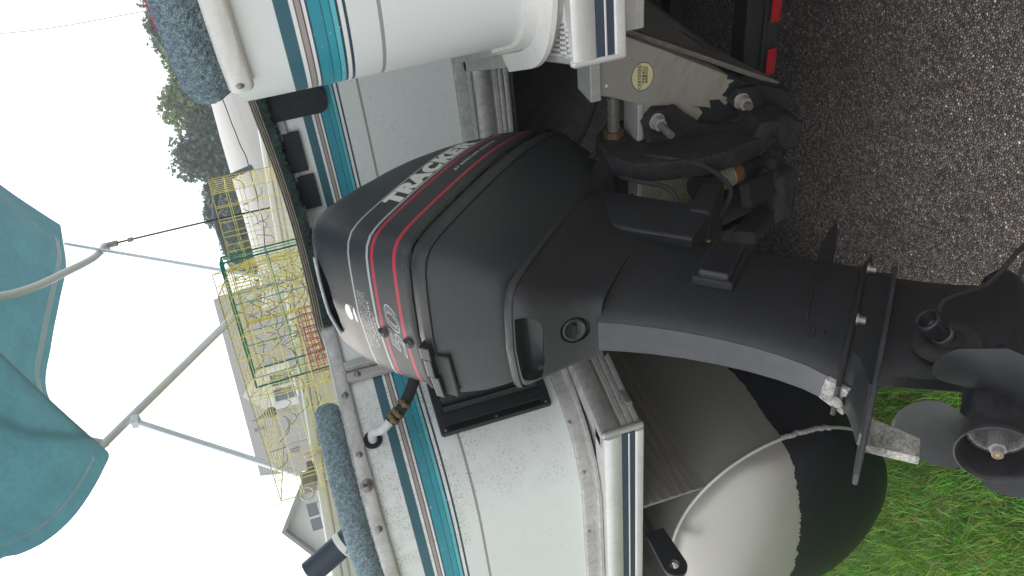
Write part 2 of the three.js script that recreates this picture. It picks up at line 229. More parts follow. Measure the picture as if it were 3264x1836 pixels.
{
  const lp = plen(portPath);
  const specks = [[.55, lp, 1.03, 1.6, 16000, .8], [.85, 1.5, 1.08, 1.46, 40000, .8], [.70, 1.35, 1.36, 1.6, 42000, .95], [.2, .9, 1.45, 1.58, 2000, .6], [0, 1.2, 1.04, 1.38, 3000, .4]];
  part(boat, 'fence_panel', fenceGeo(portPath, lp), std({ map: fenceTex(lp, specks), roughness: .42 }), 'white panel with teal stripes and dark mildew specks beside the motor');
  part(boat, 'fence_panel', fenceGeo(frontPath, plen(frontPath)), std({ map: fenceTex(plen(frontPath), [[0, .37, 1.03, 1.6, 8000, .9]]), roughness: .45 }), 'shaded striped panel at the front of the motor well');
  part(boat, 'fence_panel', fenceGeo(starPath, plen(starPath)), std({ map: fenceTex(plen(starPath), []), roughness: .4 }), 'clean rounded white corner panel with teal stripes');
  // channel at the foot of the panels, rolled edge, and the flange of the corner
  for (const [p, w] of [[portPath, .012], [frontPath, .012], [starPath, .016]]) {
    part(boat, 'bottom_channel', sweep(p, rrect(-.02, w, 1.02, 1.062, .005)), M.alu);
    part(boat, 'bottom_channel', sweep(p, rrect(-.03, w + .03, 1.019, 1.031, .004)), M.alu);
  }
  part(boat, 'corner_flange', sweep(roundPath([[-.74, -1.72], SCORN, [.45, -1.43]], .2, 14), [[-.01, 1.075], [.004, 1.075], [.012, 1.055], [.05, 1.046], [.05, 1.036], [-.01, 1.036]]), M.railWhite);
  // rails on top
  part(boat, 'top_rail', sweep(portPath.filter(p => true), rrect(-.03, .014, 1.56, 1.597, .005)), M.alu);
  part(boat, 'top_rail', sweep(frontPath, rrect(-.03, .012, 1.55, 1.575, .005)), M.alu);
  part(boat, 'top_rail', sweep(starPath.filter((p, i) => i > 6), rrect(-.03, .022, 1.565, 1.609, .014, 5)), M.railWhite);
}
// where along the port path: point at arc length with outward normal
function along(path, s) { let a = 0; for (let i = 1; i < path.length; i++) { const dx = path[i][0] - path[i - 1][0], dz = path[i][1] - path[i - 1][1], l = Math.hypot(dx, dz); if (a + l >= s) { const t = (s - a) / l; return { x: path[i - 1][0] + dx * t, z: path[i - 1][1] + dz * t, n: V(-dz / l, 0, dx / l), d: V(dx / l, 0, dz / l) }; } a += l; } }
const nearest = (path, x, z) => { let best = 9, bs = 0; for (let s = 0; s < plen(path) - .01; s += .005) { const q = along(path, s), d = Math.hypot(q.x - x, q.z - z); if (d < best) { best = d; bs = s; } } return bs; };
// rivets and bolts on the port rail
for (const [x, z, y, r] of [[-1.53, -1.63, 1.578, .009], [-1.575, -1.47, 1.578, .008], [-1.70, -1.33, 1.578, .009], [-1.885, -1.33, 1.578, .009], [-2.02, -1.33, 1.578, .009]]) {
  const q = along(portPath, nearest(portPath, x, z)), o = V(q.x, y, q.z).addScaledVector(q.n, .0135); part(boat, 'bolt', lathe([[0, .005], [r * .35, .005], [r * .45, .003], [r, .0025], [r * 1.05, 0]], o, q.n, 14), M.steel);
}
{ const q = along(portPath, nearest(portPath, -1.605, -1.40)), o = V(q.x, 1.578, q.z).addScaledVector(q.n, .0135); const b = part(boat, 'bolt', lathe([[0, .006], [.008, .006], [.008, .002], [.016, .002], [.017, 0]], o, q.n, 20), M.steel, 'large washer and threaded bolt on the rail'); part(b, 'stud', rod(o.clone(), o.clone().addScaledVector(q.n, .026).add(V(0, .012, 0)), .004), M.steel); }
for (const [x, z, y] of [[-1.6, -1.40, 1.055], [-1.72, -1.33, 1.05], [-1.95, -1.33, 1.05]]) { const q = along(portPath, nearest(portPath, x, z)), o = V(q.x, y, q.z).addScaledVector(q.n, .012); part(boat, 'bolt', lathe([[0, .003], [.004, .003], [.005, 0]], o, q.n, 10), M.steel); }
{ // bolt in the end of the starboard rail
  const q = along(starPath, nearest(starPath, -.585, -1.435)), o = V(q.x, 1.588, q.z).addScaledVector(q.n, .02); part(boat, 'bolt', lathe([[0, .004], [.007, .004], [.008, .001], [.011, 0]], o, q.n, 14), M.steel);
  const q2 = along(starPath, nearest(starPath, -.30, -1.41)), o2 = V(q2.x, 1.588, q2.z).addScaledVector(q2.n, .02); part(boat, 'bolt', lathe([[0, .004], [.007, .004], [.009, 0]], o2, q2.n, 14), M.steel);
}
// joint post of the motor well side
{ const s = nearest(portPath, -1.516, -1.68), q = along(portPath, s), o = V(q.x, 0, q.z); const a = o.clone().addScaledVector(q.n, .007);
  part(boat, 'post', bar(a.clone().setY(1.04), a.clone().setY(1.562), .03, .014), M.alu);
  const a2 = along(portPath, s + .034), b2 = V(a2.x, 0, a2.z).addScaledVector(a2.n, .009); part(boat, 'post', bar(b2.clone().setY(1.04), b2.clone().setY(1.562), .026, .018), M.alu);
  part(boat, 'bolt', lathe([[0, .006], [.008, .005], [.009, 0]], o.clone().addScaledVector(q.n, .014).setY(1.535), q.n, 14), M.steel); }
// louvred vent
{ const s0 = nearest(portPath, -1.578, -1.458), q = along(portPath, s0), W = .145, f = V(q.x, 0, q.z), n = q.n, d = q.d;
  const P = (u, y, k) => f.clone().addScaledVector(d, u).addScaledVector(n, k).setY(y);
  const fr = []; const y0 = 1.085, y1 = 1.372;
  const v = part(boat, 'vent', merge([bar(P(0, y0 + .01, .007), P(W, y0 + .01, .007), .014, .024, .004), bar(P(0, y1 - .01, .007), P(W, y1 - .01, .007), .014, .024, .004), bar(P(.01, y0, .007), P(.01, y1, .007), .024, .014, .004), bar(P(W - .01, y0, .007), P(W - .01, y1, .007), .024, .014, .004), bar(P(W / 2, y0 + .01, .002), P(W / 2, y1 - .01, .002), W - .02, .002)]), M.ventBlack, 'black louvred vent');
  for (let k = 0; k < 4; k++) { const u = .032 + k * .027; part(v, 'slat', (() => { const g = new RoundedBoxGeometry(.026, y1 - y0 - .04, .004, 1, .0015); const m = new THREE.Matrix4().makeBasis(d.clone().multiplyScalar(.8).addScaledVector(n, .6), V(0, 1, 0), n.clone().multiplyScalar(.8).addScaledVector(d, -.6)); g.applyMatrix4(m); const c = P(u, (y0 + y1) / 2, .011); g.translate(c.x, c.y, c.z); return g; })(), M.ventBlack); }
  for (const [u, y] of [[.01, y0 + .012], [.01, y1 - .012], [.01, (y0 + y1) / 2]]) part(v, 'screw', lathe([[0, .003], [.003, .0025], [.0045, 0]], P(u, y, .0138), n, 10), M.steel);
}
// hole and hose
{ const q = along(portPath, nearest(portPath, -1.566, -1.503)), n = q.n, o = V(q.x, 1.538, q.z).addScaledVector(n, .001);
  part(boat, 'hose_hole', lathe([[0, .002], [.022, .002], [.022, 0]], o, n, 20), M.dark); part(boat, 'hose_grommet', lathe([[.019, 0], [.0235, 0], [.0235, .003], [.021, .004], [.019, .003]], o, n, 20), M.blackRubber);
  const h1 = [o.clone(), o.clone().addScaledVector(n, .03).add(V(.0, -.004, -.006)), V(-1.515, 1.508, -1.475), V(-1.497, 1.478, -1.482)];
  const h = part(boat, 'hose', tube(h1, .0115, 30), std({ map: rep(grainTex([205, 206, 208], .12, .03, [70, 66, 60], 31), 3), roughness: .6 }), 'dirty white hose entering the fence');
  part(h, 'hose_end', tube([[-1.503, 1.487, -1.480], [-1.485, 1.456, -1.49], [-1.455, 1.42, -1.515], [-1.40, 1.37, -1.58], [-1.33, 1.31, -1.66]], .0145, 40), M.blackRubber, 'black rubber hose end');
  for (const [x, y, z, dx, dy, dz] of [[-1.498, 1.478, -1.482, .5, -.85, -.25], [-1.489, 1.464, -1.487, .55, -.8, -.3], [-1.474, 1.443, -1.498, .6, -.75, -.4]]) { const ax = V(dx, dy, dz).normalize(), c = V(x, y, z); part(h, 'hose_clamp', merge([lathe([[.0145, -.005], [.0175, -.005], [.0175, .005], [.0145, .005], [.0145, -.005]], c, ax, 20), box(c.x + .006, c.x + .02, c.y - .004, c.y + .008, c.z + .008, c.z + .022)]), M.brass); }
}
// carpeted bumper rolls on the rails
const carpetTex = (() => { const r = mulberry(71); return dataTex(512, (u, v) => { const k = .62 + .5 * tn4(u, v) + .3 * (tn3(u, v) - .5) + .25 * (tn2(u, v) - .5) + (r() < .1 ? .35 * r() : 0) - (r() < .05 ? .3 * r() : 0); return [150 * k, 170 * k, 178 * k]; }); })();
const carpetMat = std({ map: rep(carpetTex, 5), roughness: 1, bumpMap: rep(carpetTex, 5), bumpScale: .006 });
function carpetRoll(path, cn, cy, rn, ry, amp, f) {
  const p = resample(path, .0035), L = plen(p), K = 60, prof = circ(cn, cy, rn, ry, K), pos = [];
  const jit = (s, t, j) => { const e = Math.min(s, L - s), k = e < rn ? Math.sqrt(Math.max(0, 1 - (1 - e / rn) ** 2)) : 1; const a = j / K * 2 * Math.PI, q = amp * (.8 * noise3(s * f, Math.cos(a) * ry * f, Math.sin(a) * ry * f) + .8 * noise3(s * f * 2.2, Math.cos(a) * ry * f * 2.2, 7 + Math.sin(a) * ry * f * 2.2)); const [n, y] = prof[j]; return [(n - cn) * (k - 1) + Math.cos(a) * q * k, (y - cy) * (k - 1) + Math.sin(a) * q * k]; };
  return sweep(p, prof, { smooth: true, cap: false, jitter: jit });
}
part(boat, 'carpet_bumper', carpetRoll(portPath.slice(0, -1).concat([[-1.53, -1.635]]).filter((p, i, a) => p[1] > -1.64), -.012, 1.630, .03, .034, .0016, 160), carpetMat, 'blue grey carpet roll along the port rear rail');
part(boat, 'carpet_bumper', carpetRoll(starPath.filter(p => p[1] > -1.50), -.02, 1.642, .04, .042, .0034, 120), std({ map: rep(carpetTex, 4), roughness: 1, bumpMap: rep(carpetTex, 4), bumpScale: .008, color: new THREE.Color(.95, .97, 1) }), 'coarse blue grey carpet roll on the rounded corner');
// weathered plywood board with a ragged dark carpet lying on the rail of the motor well
{ const ply = canv(1024, 128, (c, W, H) => { const cols = ['#8d857a', '#3b342e', '#a19787', '#4a423b', '#8a8175', '#2f2925', '#9b9081', '#453d36', '#857b6f']; const r = mulberry(81); cols.forEach((k, i) => { c.fillStyle = k; c.fillRect(0, i * H / cols.length, W, H / cols.length + 1); }); for (let k = 0; k < 2600; k++) { c.fillStyle = r() < .6 ? `rgba(30,25,22,${.3 * r()})` : `rgba(205,196,182,${.3 * r()})`; c.fillRect(r() * W, r() * H, 10 + 60 * r(), 1 + 1.5 * r()); } });
  ply.wrapS = THREE.RepeatWrapping; const dy = s => -.016 * Math.sin(Math.min(1, s / .98) * Math.PI) - .012 * s;
  const path = resample(roundPath([[-.93, -2.225], [-1.30, -2.225], [-1.452, -1.835]].reverse(), .25, 12), .03);
  const dyr = s => dy(plen(path) - s);
  const g = sweep(path, rrect(-.12, .012, 1.606, 1.630, .003, 1), { dy: dyr }); const uv = g.attributes.uv; const pp = g.attributes.position; for (let i = 0; i < uv.count; i++) { const s = uv.getX(i); uv.setXY(i, s * 2, (uv.getY(i) - 1.604) / .027); }
  const b = part(boat, 'board', g, std({ map: ply, roughness: .95 }), 'weathered plywood board on the rail of the motor well');
  const fz = resample(path, .004), jit = (s, t, j) => [.003 * noise3(s * 90, j, 1), (j === 0 || j === 1 ? -1 : .2) * Math.abs(.010 * noise3(s * 60, j, 4) + .006 * noise3(s * 190, j, 2))];
  part(b, 'carpet', sweep(fz, rrect(-.11, .015, 1.590, 1.607, .004, 1), { dy: dyr, jitter: jit, smooth: true }), std({ map: rep(grainTex([40, 58, 56], .7, .02, [110, 130, 122], 33), 4), roughness: 1, bumpMap: rep(carpetTex, 4), bumpScale: .006 }), 'ragged dark green carpet edge');
  // thin dark sheets in front of the panel, one rounded, two stepped
  const sheetM = std({ map: rep(grainTex([46, 48, 54], .25, .0, [0, 0, 0], 34), 3), roughness: .95 });
  const sheet = (x0, x1, y0, y1, r, z) => { const s = new THREE.Shape(); s.moveTo(x0, y1); s.lineTo(x0, y0 + r); s.quadraticCurveTo(x0, y0, x0 + r, y0); s.lineTo(x1 - r, y0); s.quadraticCurveTo(x1, y0, x1, y0 + r); s.lineTo(x1, y1); const e = new THREE.ExtrudeGeometry(s, { depth: .006, bevelEnabled: false }); e.translate(0, 0, z); return e; };
  part(b, 'dark_sheet', sheet(-1.035, -.958, 1.425, 1.60, .03, -2.246), sheetM);
  part(b, 'dark_sheet', merge([sheet(-1.185, -1.095, 1.568, 1.60, .002, -2.247), sheet(-1.2, -1.075, 1.522, 1.569, .003, -2.2471)]), sheetM);
  part(b, 'dark_sheet', merge([sheet(-1.31, -1.23, 1.56, 1.60, .002, -2.247), sheet(-1.325, -1.215, 1.512, 1.561, .003, -2.2471)]), sheetM);
}
// deck with the motor notch, and its edge mouldings
const deckOut = [[-2.6, -1.274], [-1.55, -1.274], [-1.29, -2.2], [-.927, -2.2], [-.638, -1.364], [.46, -1.39]];
{ const s = new THREE.Shape([...deckOut, [.46, -6.5], [-2.6, -6.5]].map(p => new THREE.Vector2(p[0], -p[1]))); const g = new THREE.ExtrudeGeometry(s, { depth: .03, bevelEnabled: false }); g.rotateX(-Math.PI / 2); g.translate(0, .985, 0); part(boat, 'deck', g, M.aluMill);
  const seg = (a, b) => [deckOut[a], deckOut[b]];
  const edge = (p, band) => {
    part(boat, 'deck_edge', sweep(p, [[-.05, .972], [.004, .972], [.008, .978], [.008, 1.008], [.003, 1.0165], [-.02, 1.018], [-.05, 1.018]]), band ? M.aluBright : M.alu);
    if (band) { part(boat, 'edge_band', sweep(p, rect(-.012, .004, .937, .9715)), M.navyBand); part(boat, 'edge_trim', sweep(p, rrect(-.01, .0062, .951, .955, .001, 1)), M.aluBright); part(boat, 'edge_trim', sweep(p, rrect(-.012, .0075, .915, .9368, .003)), M.aluBright); }
    else { for (const y of [.9555, .9395, .9235]) part(boat, 'edge_trim', sweep(p, rrect(-.012, .006, y - .0075, y + .0075, .003)), M.alu); part(boat, 'edge_trim', sweep(p, rect(-.012, .001, .914, .972)), M.aluMill); }
  };
  edge(seg(0, 1), true); edge(seg(1, 2), false); edge(seg(2, 3), false); edge(seg(3, 4), false); edge(seg(4, 5), true);
  // ribbed ledge between fence and deck edge beside the notch
  const p34 = [[-.927, -2.2], [-.638, -1.364]]; for (let k = 0; k < 7; k++) part(boat, 'ledge_rib', sweep(p34, rrect(-.012 - k * .009 - .003, -.012 - k * .009 + .003, 1.0175, 1.0215, .001, 1)), M.aluBright);
  const p45 = [[-.638, -1.364], [.46, -1.39]]; for (let k = 0; k < 4; k++) part(boat, 'ledge_rib', sweep(p45, rrect(-.024 - k * .008 - .0026, -.024 - k * .008 + .0026, 1.0175, 1.0215, .001, 1)), M.aluBright);
  // corner caps
  for (const [x, z, m] of [[-1.55, -1.274, M.alu], [-.638, -1.364, M.aluBright]]) part(boat, 'corner_cap', lathe([[.0085, .914], [.0095, .918], [.0095, 1.012], [.006, 1.018], [0, 1.018]], V(x - Math.sign(x + 1.07) * .006, 0, z - .006), V(0, 1, 0), 16), m);
}
// under the deck: corrugated pan, cross members, pod for the motor
{ const pan = []; for (let k = 0; k < 14; k++) pan.push(box(-2.55 + k * .075, -2.49 + k * .075, .915, .935, -6.4, -1.33, .006)); part(boat, 'deck_pan', merge([box(-2.6, -1.56, .934, .975, -6.4, -1.30, .002), box(-.6, .45, .934, .975, -6.4, -1.40, .002), box(-1.56, -.6, .934, .975, -6.4, -2.25, .002)].concat(pan)), M.aluMill);
  for (const z of [-2.42, -3.1, -3.9, -4.7, -5.5]) part(boat, 'cross_member', merge([box(-1.85, -.3, .86, .914, z - .03, z + .03, .004), box(-1.85, -.3, .856, .866, z - .05, z + .05, .002)]), M.aluMill); }
const paintTex = canv(1024, 1024, (c, W, H) => { // transom plate, x -1.50..-.64, y .36..0.93: mill aluminium with brushed-on black bottom paint
  const r = mulberry(131), X = x => (x + 1.50) / .86 * W, Y = y => (.93 - y) / .57 * H; c.fillStyle = '#98948c'; c.fillRect(0, 0, W, H);
  for (let k = 0; k < 5000; k++) { c.fillStyle = r() < .5 ? `rgba(205,202,196,${.2 * r()})` : `rgba(86,80,70,${.25 * r()})`; const q = .5 + 2 * r() * r(); c.beginPath(); c.arc(r() * W, r() * H, q, 0, 7); c.fill(); }
  for (let k = 0; k < 260; k++) { const x = r() * W, y = Y(.56 + .2 * r()); c.fillStyle = `rgba(128,112,78,${.05 + .1 * r()})`; c.beginPath(); c.ellipse(x, y, 10 + 40 * r(), 6 + 20 * r(), r(), 0, 7); c.fill(); }
  c.fillStyle = '#26272b'; c.beginPath(); c.moveTo(0, H); for (let x = -1.5; x <= -.63; x += .004) c.lineTo(X(x), Y((x < -.93 ? .60 + .04 * fbm(x * 20, 1, 3) : .585 + .012 * noise2(x * 60, 2) + .02 * noise2(x * 18, 5)))); c.lineTo(W, H); c.fill();
  c.beginPath(); c.moveTo(X(-.96), Y(.58)); for (const [x, y] of [[-.955, .655], [-.935, .66], [-.915, .645], [-.90, .655], [-.893, .672], [-.902, .64], [-.908, .625], [-.888, .63], [-.892, .605], [-.91, .59], [-.90, .575]]) c.lineTo(X(x), Y(y)); c.fill();
  for (let k = 0; k < 500; k++) { c.fillStyle = `rgba(120,116,108,${.35 * r()})`; c.fillRect(r() * W, Y(.36 + .2 * r()), 2 + 12 * r() * r(), 1 + 3 * r()); }
  // round certification sticker
  const sx = X(-.796), sy = Y(.7915), rx = .0335 / .86 * W, ry = .0265 / .57 * H; c.save(); c.translate(sx, sy);
  c.fillStyle = '#22201a'; c.beginPath(); for (let k = 0; k < 96; k++) { const a = k / 96 * 2 * Math.PI, q = k % 2 ? 1 : .95; c.lineTo(rx * q * Math.cos(a), ry * q * Math.sin(a)); } c.fill(); c.fillStyle = '#d8cf9c'; c.beginPath(); for (let k = 0; k < 96; k++) { const a = k / 96 * 2 * Math.PI, q = k % 2 ? .965 : .9; c.lineTo(rx * q * Math.cos(a), ry * q * Math.sin(a)); } c.fill();
  c.fillStyle = '#2a281e'; c.textAlign = 'center'; c.textBaseline = 'middle'; c.font = `bold ${ry * .42}px sans-serif`; c.save(); c.scale(.95, 1); c.fillText('CERTIFIED', 0, -ry * .26, rx * 1.72); c.restore(); c.font = `italic bold ${ry * .42}px sans-serif`; c.save(); c.translate(-rx * .12, ry * .2); c.fillText('SSBT', 0, 0, rx * .8); c.fillRect(-rx * .42, -ry * .2, rx * .8, ry * .05); c.fillRect(-rx * .42, ry * .17, rx * .8, ry * .05); c.restore();
  for (let k = 0; k < 5; k++) c.fillRect(rx * .28, ry * (.02 + k * .1), rx * .42 * (1 - .06 * k), ry * .035); c.restore();
});
{ // motor pod: box transom with lowered middle, tapering sides running forward
  const T = [[-.668, .905], [-.694, .838], [-.75, .738], [-.862, .547], [-.915, .42], [-1.225, .42], [-1.278, .547], [-1.39, .738], [-1.446, .838], [-1.472, .905], [-1.31, .905], [-1.29, .80], [-.86, .80], [-.828, .862], [-.815, .905]];
  const g = ext(T.slice().reverse(), -1.625, -1.56, .003); const p = g.attributes.position, uv = g.attributes.uv; for (let i = 0; i < p.count; i++) uv.setXY(i, (p.getX(i) + 1.50) / .86, (p.getY(i) - .36) / .57);
  const t = part(boat, 'transom', g, std({ map: paintTex, roughness: .5, metalness: .15 }), 'grey aluminium transom with round certified sticker and black paint below');
  part(t, 'transom_cap', box(-.827, -.655, .8885, .913, -1.632, -1.553, .003), M.alu); part(t, 'transom_cap', box(-1.475, -1.305, .8885, .913, -1.632, -1.553, .003), M.alu); part(t, 'transom_cap', box(-1.292, -.858, .7915, .805, -1.632, -1.554, .003), M.alu);
  part(t, 'rivet', lathe([[0, .003], [.004, .002], [.006, 0]], V(-.80, .872, -1.56), V(0, 0, 1), 12), M.alu);
  // pod sides
  const side = (s) => { const X = x => -1.07 + s * (x + 1.07); const q = [[X(-.69), .83, -1.6], [X(-.905), .43, -1.6], [X(-.93), .60, -2.9], [X(-.70), .9, -2.9], [X(-.668), .9, -1.6]].map(a => V(...a)); const rings = [q, q.map(v => v.clone().add(V(-s * .012, 0, 0)))]; return loft(rings, { crease: .3 }); };
  part(boat, 'pod_side', side(1), M.aluMill); part(boat, 'pod_side', side(-1), M.aluMill);
  part(boat, 'pod_flange', (() => { const a = V(-.60, .905, -1.40), b = V(-.862, .56, -1.585), c = V(-.69, .905, -1.60); const r1 = [V(-.645, .905, -1.62), V(-.70, .835, -1.585), V(-.872, .545, -1.585), V(-.845, .56, -1.72), V(-.66, .77, -1.88), V(-.575, .905, -1.88)]; return loft([r1, r1.map(v => v.clone().add(V(-.006, -.002, .003)))], { crease: .3 }); })(), M.aluMill);
  part(boat, 'pod_floor', box(-1.2, -.94, .425, .437, -2.9, -1.62), M.aluMill);
  // outrigger box showing below the deck edge
  part(boat, 'pod_bracket', box(-.62, -.30, .86, .914, -1.47, -1.40, .004), M.alu);
  // steering tube with nut
  const r = part(boat, 'steering_tube', rod(V(-.80, .846, -1.593), V(-.955, .846, -1.593), .0125), M.steel, 'ringed steel steering tube with brass nut');
  for (let k = 0; k < 4; k++) part(r, 'ring', rod(V(-.845 - k * .022, .846, -1.593), V(-.851 - k * .022, .846, -1.593), .0142), M.steel);
  part(r, 'nut', hexPrism(V(-.925, .846, -1.593), V(-.96, .846, -1.593), .023), M.brass);
}
// port and starboard pontoons
function pontoon(cx, far) {
  const cy = .49, R = .334, zr = -1.27; const bott = (p) => p; const rings = [], K = 64;
  const ring = (z, r, dy = 0) => Array.from({ length: K }, (_, j) => { const a = -j / K * 2 * Math.PI; return V(cx + r * Math.cos(a), cy + dy + r * Math.sin(a), z); });
  const tex = (capd) => canv(1024, 1024, (c, W, H) => { const r = mulberry(capd ? 151 : 161); c.fillStyle = '#a09d95'; c.fillRect(0, 0, W, H);
    for (let k = 0; k < 9000; k++) { c.fillStyle = r() < .5 ? `rgba(225,222,214,${.12 * r()})` : `rgba(120,110,88,${.14 * r()})`; const q = .5 + 1.5 * r(); c.fillRect(r() * W, r() * H, q * (1 + 5 * r()), q); }
    for (let k = 0; k < 60; k++) { c.fillStyle = `rgba(126,116,92,${.06 * r()})`; c.beginPath(); c.ellipse(r() * W, r() * H, 30 + 90 * r(), 10 + 30 * r(), 0, 0, 7); c.fill(); }
    // u across x (cap) or along z (tube), v height: black antifouling below
    const Y = y => (cy + R - y) / (2 * R) * H; c.fillStyle = '#25282d'; c.beginPath(); c.moveTo(0, H); for (let i = 0; i <= 256; i++) { const u = i / 256; const yl = (capd ? .532 - .02 * (u - .5) : .517 + (u < .06 ? 0 : 0)) + .003 * noise2(u * 60, 4) + .004 * noise2(u * 14, 6) + (r() < .06 ? .006 * r() : 0); c.lineTo(u * W, Y(yl)); } c.lineTo(W, H); c.fill();
    for (let k = 0; k < 1400; k++) { const y = Y(.50 - .34 * r()); c.fillStyle = r() < .5 ? `rgba(108,120,122,${.25 * r()})` : `rgba(190,186,176,${.3 * r()})`; const q = .5 + 1.6 * r() * r(); c.fillRect(r() * W, y, q * 2, q); }
  });
  const g1 = loft([ring(far, R), ring(-3, R), ring(zr, R)], { capS: true, capE: false }); { const p = g1.attributes.position, uv = g1.attributes.uv; for (let i = 0; i < p.count; i++) uv.setXY(i, (p.getZ(i) - zr) / -2.5, (p.getY(i) - cy + R) / (2 * R)); }
  const prof = [[1, 0], [.985, .03], [.95, .055], [.88, .085], [.78, .112], [.65, .138], [.5, .158], [.33, .172], [.16, .18], [.02, .182]]; const g2 = loft(prof.map(([k, d]) => ring(zr + d * .85, R * k)), { capS: false, capE: true }); { const p = g2.attributes.position, uv = g2.attributes.uv; for (let i = 0; i < p.count; i++) uv.setXY(i, (p.getX(i) - cx + R) / (2 * R), (p.getY(i) - cy + R) / (2 * R)); }
  const t = part(boat, 'pontoon', g1, std({ map: tex(false), roughness: .4, metalness: .55 }), 'silver pontoon tube with black painted bottom');
  part(t, 'end_cap', g2, std({ map: tex(true), roughness: .4, metalness: .55 }), 'bright rounded pontoon end with black painted lower half');
  const w = []; for (let k = 0; k <= 90; k++) { const a = k / 90 * 2 * Math.PI; w.push(V(cx + (R + .001) * Math.cos(a), cy + (R + .001) * Math.sin(a), zr)); } part(t, 'weld_seam', new THREE.TubeGeometry(new THREE.CatmullRomCurve3(w), 180, .0052, 8), M.alu);
  for (const s of [-1, 1]) { const x = cx + s * .225, ri = []; for (let k = 0; k < 5; k++) ri.push(box(x + s * .004, x + s * .0075, .775 + k * .028 - .004, .775 + k * .028 + .004, -6.2, -1.276, .001)); part(t, 'riser_plate', merge([box(x - .004, x + .004, .70, .914, -6.2, -1.275, .001)].concat(ri)), M.aluMill); }
  return t;
}
const pp = pontoon(-2.087, -6.6); pontoon(-.053, -6.6);
{ // torn weld scar and lifting eye
  const s = []; for (let k = 0; k <= 16; k++) { const a = (6 - k * 1.6) * Math.PI / 180; s.push(V(-2.087 + .337 * Math.cos(a), .49 + .337 * Math.sin(a), -1.268 + .004 * noise2(k, 1))); }
  part(pp, 'weld_scar', tube(s, .0075, 40, 6), M.oxide);
  const eye = new THREE.Shape(); eye.moveTo(1.22, .93); eye.lineTo(1.22, .88); eye.lineTo(1.13, .872); eye.absarc(1.105, .9, .03, -Math.PI / 2, -1.5 * Math.PI, true); eye.lineTo(1.13, .93); const hole = new THREE.Path(); hole.absarc(1.108, .902, .014, 0, 2 * Math.PI, true); eye.holes.push(hole); const g = new THREE.ExtrudeGeometry(eye, { depth: .01, bevelEnabled: true, bevelSize: .002, bevelThickness: .002, bevelSegments: 2 }); g.rotateY(Math.PI / 2); g.translate(-2.0, -.03, -.06); part(pp, 'tie_down_eye', g, M.blackMetal, 'dark tie-down eye above the pontoon');
}
// taller cream side fence on the port side with tube rail and strap
{ const x = -2.22; const f = part(boat, 'side_fence', box(x - .012, x, 1.02, 1.735, -6.3, -1.36, .002), M.cream, 'cream side fence panel');
  part(f, 'side_rail', box(x - .02, x + .014, 1.736, 1.768, -6.3, -1.30, .01), M.cream); part(f, 'panel_bead', box(x, x + .005, 1.712, 1.718, -6.3, -1.36, .002), M.alu);
  part(f, 'strap_post', box(x, x + .012, 1.02, 1.735, -2.03, -1.995, .004), M.cream); part(f, 'panel_bead', box(x, x + .004, 1.02, 1.71, -1.362, -1.355, .001), M.alu);
  const sf = part(boat, 'side_fence', box(.42, .432, 1.02, 1.6, -6.3, -1.44, .002), M.cream); part(sf, 'side_rail', box(.41, .44, 1.6, 1.63, -6.3, -1.44, .01), M.cream);
  part(boat, 'bench', box(-2.15, -.98, 1.018, 1.52, -3.6, -2.42, .03), M.cream);
  part(boat, 'outer_skirt', box(-2.44, -2.425, .70, .93, -6.2, -1.29), M.aluMill);
  part(boat, 'bow_fence', box(-2.2, .42, 1.02, 1.55, -6.3, -6.28), M.cream);
}
// ------------------------------------------------------------------ outboard motor, tilted up 42 degrees on the pod
const MO = V(-1.072, .647, -.918), TILT = 42 * Math.PI / 180;
const motor = thing('outboard_motor', 'black outboard motor with red stripes tilted up on the transom', 'outboard motor', MO);
const MMAT = new THREE.Matrix4().makeRotationX(-TILT).setPosition(MO);
const Q = (s, u, a) => V(s, u, a).applyMatrix4(MMAT);              // motor frame: s starboard, u up the leg, a aft
const mm = (parent, name, geo, mat, label) => { geo.applyMatrix4(MMAT); return part(parent, name, geo, mat, label); };
// plan outline of the cowl: from bow round the port side, stern, starboard side to the bow. unit control points (a, s) at the seam
const HALF = [[-.49, 0], [-.475, .045], [-.42, .09], [-.30, .132], [-.15, .162], [0, .178], [.10, .185], [.172, .187], [.204, .181], [.221, .163], [.2295, .128], [.236, .07], [.241, 0]];
const halfCurve = new THREE.CatmullRomCurve3(HALF.map(p => V(p[0], p[1], 0)), false, 'centripetal').getSpacedPoints(44);
const OUT = [...halfCurve.slice(0, -1).map(p => [p.x, -p.y]), ...halfCurve.slice().reverse().slice(0, -1).map(p => [p.x, p.y])];
const OUTARC = (() => { let s = 0; const o = [0]; for (let i = 1; i <= OUT.length; i++) { const a = OUT[i - 1], b = OUT[i % OUT.length]; s += Math.hypot(a[0] - b[0], a[1] - b[1]); o.push(s); } return o; })();
const PER = OUTARC[OUT.length];
const interp = (T, x) => { if (x <= T[0][0]) return T[0][1]; for (let i = 1; i < T.length; i++) if (x <= T[i][0]) { const t = (x - T[i - 1][0]) / (T[i][0] - T[i - 1][0]); return T[i - 1][1] * (1 - t) + T[i][1] * t; } return T[T.length - 1][1]; };
const ringAt = (u, fs, rear, front) => OUT.map(([a, s]) => V(s * fs, u, a >= 0 ? a / .241 * rear : a / -.49 * front));
